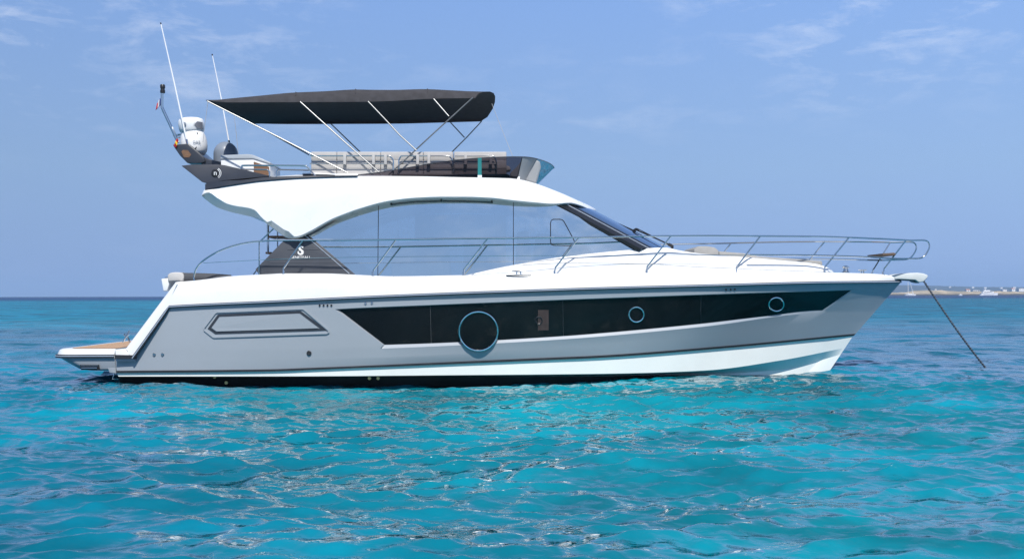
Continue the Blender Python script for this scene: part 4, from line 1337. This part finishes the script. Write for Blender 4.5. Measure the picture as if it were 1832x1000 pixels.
# ---- guard rails
RT = [(347.5, 501.5, 2.0), (347, 494, 2.0), (351.5, 479.5, 2.02), (363.7, 466, 2.05), (388, 451, 2.07), (415, 440.6, 2.09), (442, 434.2, 2.1), (469, 431.4, 2.1), (509.5, 430, 2.11), (660, 429.3, 2.12), (829.5, 426.9, 2.08), (1036, 424.8, 1.93), (1150, 422.8, 1.75), (1260, 421.8, 1.52), (1330, 422.3, 1.34), (1450, 423, .98), (1519, 424.9, .75), (1585, 427.6, .52), (1615, 429.3, .42), (1630, 430, .38), (1650, 429.7, .33), (1659, 431.5, .32), (1662.8, 438, .32), (1661, 447, .32), (1654, 458, .33), (1645, 462, .35), (1630, 462.6, .38), (1597, 462.4, .49), (1540, 459.2, .70), (1450, 456.6, .98), (1366, 456.2, 1.24), (1342, 456.0, 1.31)]
RT3 = spline([P(x, y, -h) for x, y, h in RT], 5)
ST = [((507.4, 490), (507, 481), (541.4, 430.2)), ((667, 493), (667.7, 484), (707.7, 429.2)), ((829.5, 492.5), (830, 482), (872, 426.8)), ((992, 490), (993.6, 479), (1035, 425.2)), ((1157, 488.5), (1157.8, 477), (1200, 422.6)), ((1317, 487.8), (1318, 477.5), (1360, 422.8)), ((1475, 488), (1475.7, 478), (1518.7, 425.2)), ((1580, 491), (1581.7, 481), (1620.7, 429.8))]
RH = curve([(p[0], p[2]) for p in RT[3:23]])
WIRE = [(364, 470.6, 2.05), (517, 463, 2.11), (700, 459.5, 2.11), (1000, 457.5, 1.96), (1342, 456, 1.31)]
for s in (1, -1):
    q = (lambda p: p) if s == 1 else mir
    rl = empty('guard_rail', (0, 0, 0)); rl.parent = yacht
    mb = MB(); mb.tube([q(p) for p in RT3], .0155, 8); mb.build('top_rail', STEEL, rl)
    for i, (a, b, c_) in enumerate(ST):
        Yt = -RH(c_[0]); Yb = -max(.12, min(-Yt + .0, G(1611 - a[0]) - .12))
        if i == 7:
            Yb = -.30
        mb = MB(); mb.tube([q(p) for p in spline([P(*a, Yb), P(*b, Yb), P(b[0] + (c_[0] - b[0]) * .08, b[1] + (c_[1] - b[1]) * .08, Yb), P(*c_, Yt)], 3)], .0145, 8)
        pb = P(*a, Yb); mb.lathe(q(pb) + Vector((0, 0, -.01)), [(.034, 0), (.034, .012), (.02, .018), (.02, .07)], 12)
        mb.build('stanchion', STEEL, rl)
    mb = MB(); mb.tube([q(P(463.6, 492, -2.05)), q(P(463.6, 431.6, -2.1))], .0115, 8); mb.build('stanchion', STEEL, rl)
    mb = MB(); mb.tube([q(p) for p in spline([P(x, y, -h) for x, y, h in WIRE], 8)], .0042, 5); mb.build('lifeline', STEEL, rl)
mb = MB(); mb.px([(1578.5, 453.5), (1600, 452), (1604, 455), (1598, 457.8), (1580, 458)], -.42, .42)
mb.build('pulpit_step', mat('weathered_teak', (.10, .065, .045), .6, var=.25, scale=14), yacht, bevel=.008)

# ---- bow fittings
mb = MB()
rol = [(1588, 494), (1600, 491), (1614, 489.3), (1628, 488.3), (1642, 488), (1652, 489.2), (1659, 491.6), (1661, 494), (1658.5, 498), (1652.5, 504), (1645, 505.6), (1641, 503.5), (1638.5, 501), (1609, 499.5), (1600, 500)]
a = [P(x, y, -.17) for x, y in rol]
mb.prism(a, [mir(p) for p in a]); roller = mb.build('bow_roller', mat('pale_grey_casting', (0.55, 0.58, 0.57), 0.4, var=.06), yacht, bevel=.018)
mb = MB(); mb.lathe(P(1654, 497, -.12), [(.05, 0), (.055, .04), (.055, .2), (.05, .24)], 16, axis=(0, 1, 0)); mb.build('roller_sheave', STEEL, roller)
mb = MB(); mb.px([(1606, 499), (1639, 501), (1645, 506.5), (1638, 505), (1633, 502.5), (1606, 500.8)], -.10, .10); mb.build('roller_keel', BLACKP, roller)
wb = P(1513, 489, -.15); uw = sc(1, -.15)
mb = MB()
mb.lathe(wb, [(8 * uw, 0), (8 * uw, 1.6 * uw), (6 * uw, 2.4 * uw), (4.8 * uw, 4 * uw), (4 * uw, 8.5 * uw), (5.8 * uw, 10 * uw), (5.8 * uw, 12 * uw), (3 * uw, 13.6 * uw)], 20)
mb.build('windlass', STEEL, yacht)


def cleat(x, y, Y, L, name='cleat'):
    mb = MB(); c = P(x, y, Y)
    mb.tube([c + Vector((-L / 2, 0, .075)), c + Vector((-L * .2, 0, .07)), c + Vector((L * .2, 0, .07)), c + Vector((L / 2, 0, .075))], [.008, .014, .014, .008], 8)
    mb.tube([c + Vector((-L * .16, 0, 0)), c + Vector((-L * .12, 0, .07))], .014, 8); mb.tube([c + Vector((L * .16, 0, 0)), c + Vector((L * .12, 0, .07))], .014, 8)
    mb.box(c + Vector((0, 0, .004)), (L * .62, .06, .012))
    mb.build(name, STEEL, yacht)


cleat(1543, 490, -.38, .17); cleat(1543, 490, .38, .17)
cleat(928, 491.5, -2.03, .25); cleat(928, 491.5, 2.03, .25)
mb = MB()
for s in (1, -1):
    p = P(928, 493, -2.13); mb.box((p.x, p.y * s, p.z), (.45, .012, .022))
mb.halves('fairlead', RUB, yacht)

# ------------------------------------------------------------------ things resting on or hanging from the yacht
QUILT = mat('grey_quilted_cloth', (0.30, 0.295, 0.285), 0.8, spec=0.2, var=0.06, scale=10, bump=0.3, bscale=90)
sp_ = empty('sun_pad', (P(1360, 466, 0).x, 0, P(1360, 466, 0).z))
tag(sp_, 'pale grey quilted sun pad with raised headrest on the foredeck', 'sun pad')
def pad_px(top_pts, name, y0):
    mb = MB()
    o_ = [(x, y) for x, y in top_pts]
    mb.px(o_, -y0, y0); return mb.build(name, QUILT, sp_, bevel=.022)


pad_px([(1286, 449.6), (1330, 453), (1356, 458.6), (1471, 466.8), (1472, 475.5), (1400, 470), (1330, 463.5), (1286, 458.5)], 'mattress', .62)
pad_px([(1241.5, 446), (1249, 440.6), (1265, 440.6), (1279, 442.7), (1286, 448.6), (1286, 458), (1242, 453.5)], 'headrest', .66)

mb = MB(); c = P(413, 497, -1.7); d_ = P(320, 495.6, -1.7)
mb.tube([d_, d_.lerp(c, .33), d_.lerp(c, .66), c], [.078, .078, .074, .055], 16)
o = mb.build('cockpit_cushion', mat('charcoal_upholstery', (0.055, 0.058, 0.066), .8, var=.1), None)
tag(o, 'long charcoal bolster lying along the top of the aft bulwark', 'cushion')
mb = MB(); mb.px([(299, 492), (304, 488), (313, 486.9), (322, 487.2), (327.5, 491), (328.5, 497.5), (326, 503), (300, 503.5)], -1.82, -1.2)
o = mb.build('stern_cushion', PAD, None, bevel=.025)
tag(o, 'pale grey rounded cushion at the top of the stern corner', 'cushion')


def flag(name, corners, cols, label, Y):
    """small hanging cloth: corners tl, tr, br, bl; stripes run from tl-bl to tr-br"""
    mb = MB(); n = 12; rows = []
    tl, tr, br, bl = corners
    for v in range(7):
        r = []
        for k in range(n + 1):
            w = k / n; vv = v / 6
            x = (tl[0] * (1 - w) + tr[0] * w) * (1 - vv) + (bl[0] * (1 - w) + br[0] * w) * vv
            y = (tl[1] * (1 - w) + tr[1] * w) * (1 - vv) + (bl[1] * (1 - w) + br[1] * w) * vv
            r.append(P(x, y, Y + .02 * math.sin(w * 9 + vv * 2)))
        rows.append(r)
    mb.grid(rows)
    mb.m = [min(len(cols) - 1, int((j % n) / n * len(cols))) for j in range(len(mb.m))]
    o = mb.build(name, [mat('flag_%s' % c, rgb, .8) for c, rgb in cols], None)
    md = o.modifiers.new('cloth', 'SOLIDIFY'); md.thickness = .003
    tag(o, label, 'flag')


flag('ensign_flag', [(288, 174), (288, 193), (279, 198), (282, 182)], [('blue', (.02, .05, .25)), ('white', (.75, .75, .75)), ('red', (.5, .02, .03))][::1],
     'small blue, white and red flag hanging from the light mast', -.26) if False else None
flag('tricolour_flag', [(287.5, 174.5), (281, 186), (278.5, 198), (287.5, 188.5)], [('blue', (.02, .05, .25)), ('white', (.75, .75, .75)), ('red', (.5, .02, .03))],
     'small blue, white and red flag hanging from the light mast', -.26)
flag('courtesy_flag', [(311, 260), (316, 248), (319.5, 251), (315, 266)], [('red', (.45, .02, .03)), ('yellow', (.75, .48, .03)), ('crimson', (.45, .02, .03))],
     'crumpled red and yellow flag at the foot of the light mast', -.47)

# anchor chain: interlocking links from the bow roller to the water
c_a, c_b = P(1653, 503.5, 0), P(1788, 686, .3)
c_b.z = -.26
mb = MB(); N_L = 86
path = []
for i in range(N_L):
    t = i / (N_L - 1)
    p = c_a.lerp(c_b, t); p.z -= .13 * math.sin(math.pi * t) * .55
    path.append(p)
for i in range(N_L):
    tg = (path[min(i + 1, N_L - 1)] - path[max(i - 1, 0)]).normalized()
    side_v = Vector((0, 1, 0)) if i % 2 else tg.cross(Vector((0, 1, 0))).normalized()
    lng, wid = .028, .018
    ring = [path[i] + tg * (lng * math.cos(a)) + side_v * (wid * math.sin(a)) for a in np.linspace(0, 2 * math.pi, 10, endpoint=False)]
    mb.tube(ring, .0066, 6, closed=True)
ch = mb.build('anchor_chain', CHAINM, None)
tag(ch, 'dark galvanised anchor chain running from the bow roller into the sea', 'chain')

# ------------------------------------------------------------------ the far shore
def W(px, d):
    """ground position at distance d from the camera behind photograph column px"""
    return (px - CX) * d / F


def fbm(x, y, seed, oct_=5, base=1.0):
    r = np.random.default_rng(seed); z = np.zeros_like(x); a = 1.0; f = base
    for _ in range(oct_):
        for _k in range(3):
            th = r.uniform(0, 6.283); ph = r.uniform(0, 6.283)
            z += a * np.sin(f * (x * math.cos(th) + y * math.sin(th)) + ph) / 3
        a *= .55; f *= 1.95
    return z


def land(name, x0, x1, nx, d0, d1, ny, hfun, m, label, cat):
    xs = np.linspace(x0, x1, nx); ys = np.linspace(d0 - D, d1 - D, ny)
    X, Y = np.meshgrid(xs, ys)
    Z = hfun(X, Y, (xs - x0)[None, :] / (x1 - x0), ((ys - ys[0]) / (ys[-1] - ys[0]))[:, None])
    me = bpy.data.meshes.new(name)
    V = np.stack([X, Y, Z], -1).reshape(-1, 3)
    i = np.arange(ny - 1)[:, None] * nx + np.arange(nx - 1)[None, :]
    Q = np.stack([i, i + 1, i + nx + 1, i + nx], -1).reshape(-1, 4)
    me.from_pydata(V.tolist(), [], Q.tolist()); me.materials.append(m)
    me.polygons.foreach_set('use_smooth', np.ones(len(Q), dtype=bool))
    o = bpy.data.objects.new(name, me); col.objects.link(o)
    tag(o, label, cat, kind='structure')
    return Z, xs, ys


def rock_mat(name, lo_, hi_, scale):
    m, nt, b = nodes_of(name); N, L = nt.nodes, nt.links
    g = N.new('ShaderNodeNewGeometry'); nz = N.new('ShaderNodeTexNoise'); nz.inputs['Scale'].default_value = scale; nz.inputs['Detail'].default_value = 6
    L.new(g.outputs['Position'], nz.inputs['Vector'])
    cr = N.new('ShaderNodeValToRGB'); cr.color_ramp.elements[0].position = .35; cr.color_ramp.elements[0].color = (*lo_, 1); cr.color_ramp.elements[1].position = .62; cr.color_ramp.elements[1].color = (*hi_, 1)
    L.new(nz.outputs['Fac'], cr.inputs[0])
    # wet, weedy rock at the water's edge
    sp = N.new('ShaderNodeSeparateXYZ'); L.new(g.outputs['Position'], sp.inputs[0])
    mr = N.new('ShaderNodeMapRange'); mr.inputs['From Min'].default_value = 1.0; mr.inputs['From Max'].default_value = 3.0; L.new(sp.outputs['Z'], mr.inputs[0])
    mx = N.new('ShaderNodeMix'); mx.data_type = 'RGBA'; mx.inputs['A'].default_value = (.05, .045, .035, 1); L.new(mr.outputs[0], mx.inputs['Factor']); L.new(cr.outputs[0], mx.inputs['B'])
    L.new(mx.outputs['Result'], b.inputs['Base Color']); b.inputs['Roughness'].default_value = .9
    return m


DS = 1500.0
def h_shore(X, Y, u_, v_):
    px = X / DS * F + CX
    env = np.interp(px, [1440, 1500, 1590, 1640, 1670, 1690, 1710, 1740, 1770, 1800, 1830, 1900, 2400], [0, 2.4, 4.4, 4.2, 4.6, 7.4, 8.6, 6.8, 6.2, 5.4, 6.6, 6.0, 5.0])
    prof = np.sin(np.pi * np.clip(v_, 0, 1)) ** .6
    return env * prof * (1 + .22 * fbm(X, Y, 3, 5, .03)) * 1.05 - .6 + .5 * fbm(X, Y, 4, 3, .35) * prof


land('rocky_shore', W(1430, DS), W(2500, DS), 420, DS, DS + 160, 26, h_shore, rock_mat('tan_rock', (.20, .17, .105), (.50, .40, .26), .06), 'low tan rocky shore along the horizon at the right', 'shore')
DH = 4200.0
def h_hill(X, Y, u_, v_):
    px = X / DH * F + CX
    env = np.interp(px, [1380, 1480, 1590, 1630, 1690, 1760, 1832, 1900, 2600], [0, 22, 37, 39, 44, 41, 37, 36, 20])
    return env * np.sin(np.pi * np.clip(v_, 0, 1)) ** .8 * (1 + .05 * fbm(X, Y, 8, 5, .006)) + 1.2 * fbm(X, Y, 9, 3, .09) - 1


land('hills', W(1370, DH), W(2700, DH), 420, DH, DH + 900, 24, h_hill, rock_mat('dark_scrub', (.012, .022, .016), (.05, .058, .034), .02), 'long low wooded hill behind the rocky shore', 'hill')

HOUSE = mat('white_render', (.78, .76, .72), .8, var=.06)
ROOF = mat('terracotta_roof', (.42, .2, .12), .8, var=.1)
DARKW = mat('dark_window', (.03, .035, .04), .3)


def house(px, d, z, w, h, dp, roof, label):
    x = W(px, d); root = empty('house', (x, d - D, z)); tag(root, label, 'house', 'white houses on the far shore')
    mb = MB(); mb.box((x, d - D, z + h / 2 - 1), (w, dp, h + 2)); mb.build('wall', HOUSE, root, smooth=False)
    mb = MB()
    if roof:
        a = [Vector((x - w / 2 - .3, d - D - dp / 2 - .3, z + h + .02)), Vector((x + w / 2 + .3, d - D - dp / 2 - .3, z + h + .02)), Vector((x + w / 2 + .3, d - D, z + h + dp * .22)), Vector((x - w / 2 - .3, d - D, z + h + dp * .22))]
        b = [Vector((p.x, 2 * (d - D) - p.y, p.z)) for p in a]
        mb.prism([a[0], a[3], b[0]], [a[1], a[2], b[1]])
    else:
        mb.box((x, d - D, z + h + .15), (w + .5, dp + .5, .3))
    mb.build('roof', ROOF if roof else HOUSE, root, smooth=False)
    for k in range(max(1, int(w / 4))):
        mb = MB(); mb.box((x - w / 2 + (k + .5) * w / max(1, int(w / 4)), d - D - dp / 2 - .04, z + h * .55), (1.3, .06, 1.3)); mb.build('window', DARKW, root, smooth=False)


hs_ = [(1664, 1700, 4.2, 6, 3, 6, 0, 'small white flat-roofed house just right of the anchor chain'),
       (1673, 1720, 5.4, 3, 5, 5, 0, 'narrow white tower house near the anchor chain'),
       (1681, 1760, 5.4, 8, 3, 7, 0, 'long low white house above the left end of the shore'),
       (1731, 1800, 6.2, 7, 3, 7, 1, 'white house with terracotta roof left of the far motor yacht'),
       (1745, 1820, 5.6, 12, 3, 7, 0, 'long low white building behind the middle of the shore'),
       (1796, 2000, 8.0, 8, 3, 8, 0, 'white building behind the sandy right end of the shore'),
       (1812, 2100, 8.6, 7, 4, 7, 1, 'white house with terracotta roof at the right of the shore'),
       (1826, 2050, 9.0, 11, 4, 8, 0, 'large white house at the right edge of the photo'),
       (1814, 4300, 27, 13, 6, 10, 0, 'white house high on the hill at the right'),
       (1791, 4290, 26, 10, 5, 10, 0, 'low white house on the hill left of the highest one'),
       (1740, 4300, 29, 10, 5, 10, 0, 'white house on the hill above the far motor yacht'),
       (1762, 4280, 27, 10, 5, 10, 0, 'pale house half way up the hill'),
       (1699, 4280, 31, 8, 4, 9, 0, 'small white house near the crest of the hill')]
for a in hs_:
    house(*a)


def boat_hull(mb, x, y, L, bw, fb, m=0):
    st_ = []
    for t in np.linspace(0, 1, 12):
        hw = bw / 2 * (1 - max(0, (t - .45) / .55) ** 2.2) * (.9 + .1 * min(1, t * 4)) + .02
        sh = fb * (1 + .35 * t * t)
        st_.append([Vector((x - L / 2 + L * t, y - hw, sh)), Vector((x - L / 2 + L * (t * .97), y - hw * .75, -.3)), Vector((x - L / 2 + L * t * .97, y + hw * .75, -.3)), Vector((x - L / 2 + L * t, y + hw, sh))])
    mb.grid([[s[i] for s in st_] for i in (3, 0, 1, 2, 3)], m)
    mb.poly([st_[0][i] for i in range(4)], m)


BOATW = mat('far_boat_white', (.8, .8, .8), .35, var=.02)
# sailing yacht
d0 = 1380; x0 = W(1629, d0); root = empty('sailing_yacht', (x0, d0 - D, 0)); tag(root, 'distant sailing yacht with bare masts behind the anchor chain', 'sailing yacht')
mb = MB(); boat_hull(mb, x0, d0 - D, 15, 4, 1.4); mb.build('hull', BOATW, root)
mb = MB(); mb.box((x0 - .5, d0 - D, 1.9), (5.5, 2.4, .8)); mb.build('cabin', BOATW, root, bevel=.2)
mb = MB(); mb.tube([(x0 - 3.2, d0 - D, 1), (x0 - 3.4, d0 - D, 18.5)], .34, 8); mb.build('mast', mat('grey_spar', (.8, .8, .8), .4), root)
mb = MB(); mb.tube([(x0 + 4.0, d0 - D, 1), (x0 - .3, d0 - D, 17)], .32, 8); mb.build('furled_sail', mat('furled_cloth', (.75, .77, .8), .7), root)
mb = MB(); mb.tube([(x0 - 3.2, d0 - D, 2.6), (x0 - 7, d0 - D, 2.8)], .25, 8); mb.build('boom', BOATW, root)
# distant motor yacht
d0 = 1380; x0 = W(1770, d0); root = empty('distant_motor_yacht', (x0, d0 - D, 0)); tag(root, 'distant white multi-deck motor yacht in front of the shore', 'yacht')
mb = MB(); boat_hull(mb, x0, d0 - D, 24, 5.5, 2.6); mb.build('hull', BOATW, root)
mb = MB(); mb.box((x0 - 2.5, d0 - D, 4.0), (15, 4.4, 2.4)); mb.build('main_deck_house', BOATW, root, bevel=.4)
mb = MB(); mb.box((x0 - 4.0, d0 - D, 6.1), (9, 3.8, 1.8)); mb.build('upper_deck_house', BOATW, root, bevel=.4)
mb = MB(); mb.box((x0 - 2.5, d0 - D - 2.23, 4.3), (12, .08, .8)); mb.build('window_band', DARKW, root)
mb = MB(); mb.tube([(x0 - 5.5, d0 - D, 7), (x0 - 6.5, d0 - D, 10.5)], .35, 8); mb.build('mast', BOATW, root)
for px, dd, L, lab in ((1756.5, 1250, 5.5, 'small white motorboat on the water below the far motor yacht'), (1718.5, 1250, 4.5, 'small white motorboat on the water below the middle of the shore')):
    x0 = W(px, dd); root = empty('motorboat', (x0, dd - D, 0)); tag(root, lab, 'boat', 'small white boats off the far shore')
    mb = MB(); boat_hull(mb, x0, dd - D, L, 2, .9); mb.build('hull', BOATW, root)
    mb = MB(); mb.box((x0, dd - D, 1.3), (1.4, 1.3, .9)); mb.build('windscreen', BOATW, root, bevel=.15)

# ------------------------------------------------------------------ sea air
hz = MB(); hz.box((0, 4400, 60), (18600, 9600, 126))
hm = bpy.data.materials.new('sea_haze'); hm.use_nodes = True
hn = hm.node_tree.nodes; hn.remove(hn.get('Principled BSDF'))
pv = hn.new('ShaderNodeVolumePrincipled'); pv.inputs['Color'].default_value = (0.46, 0.68, 1.0, 1); pv.inputs['Density'].default_value = 1.7e-4
hm.node_tree.links.new(pv.outputs[0], hn.get('Material Output').inputs['Volume'])
ho = hz.build('haze', hm, None, smooth=False); ho['kind'] = 'stuff'; ho['label'] = 'thin bluish sea haze over the far shore'; ho['category'] = 'haze'
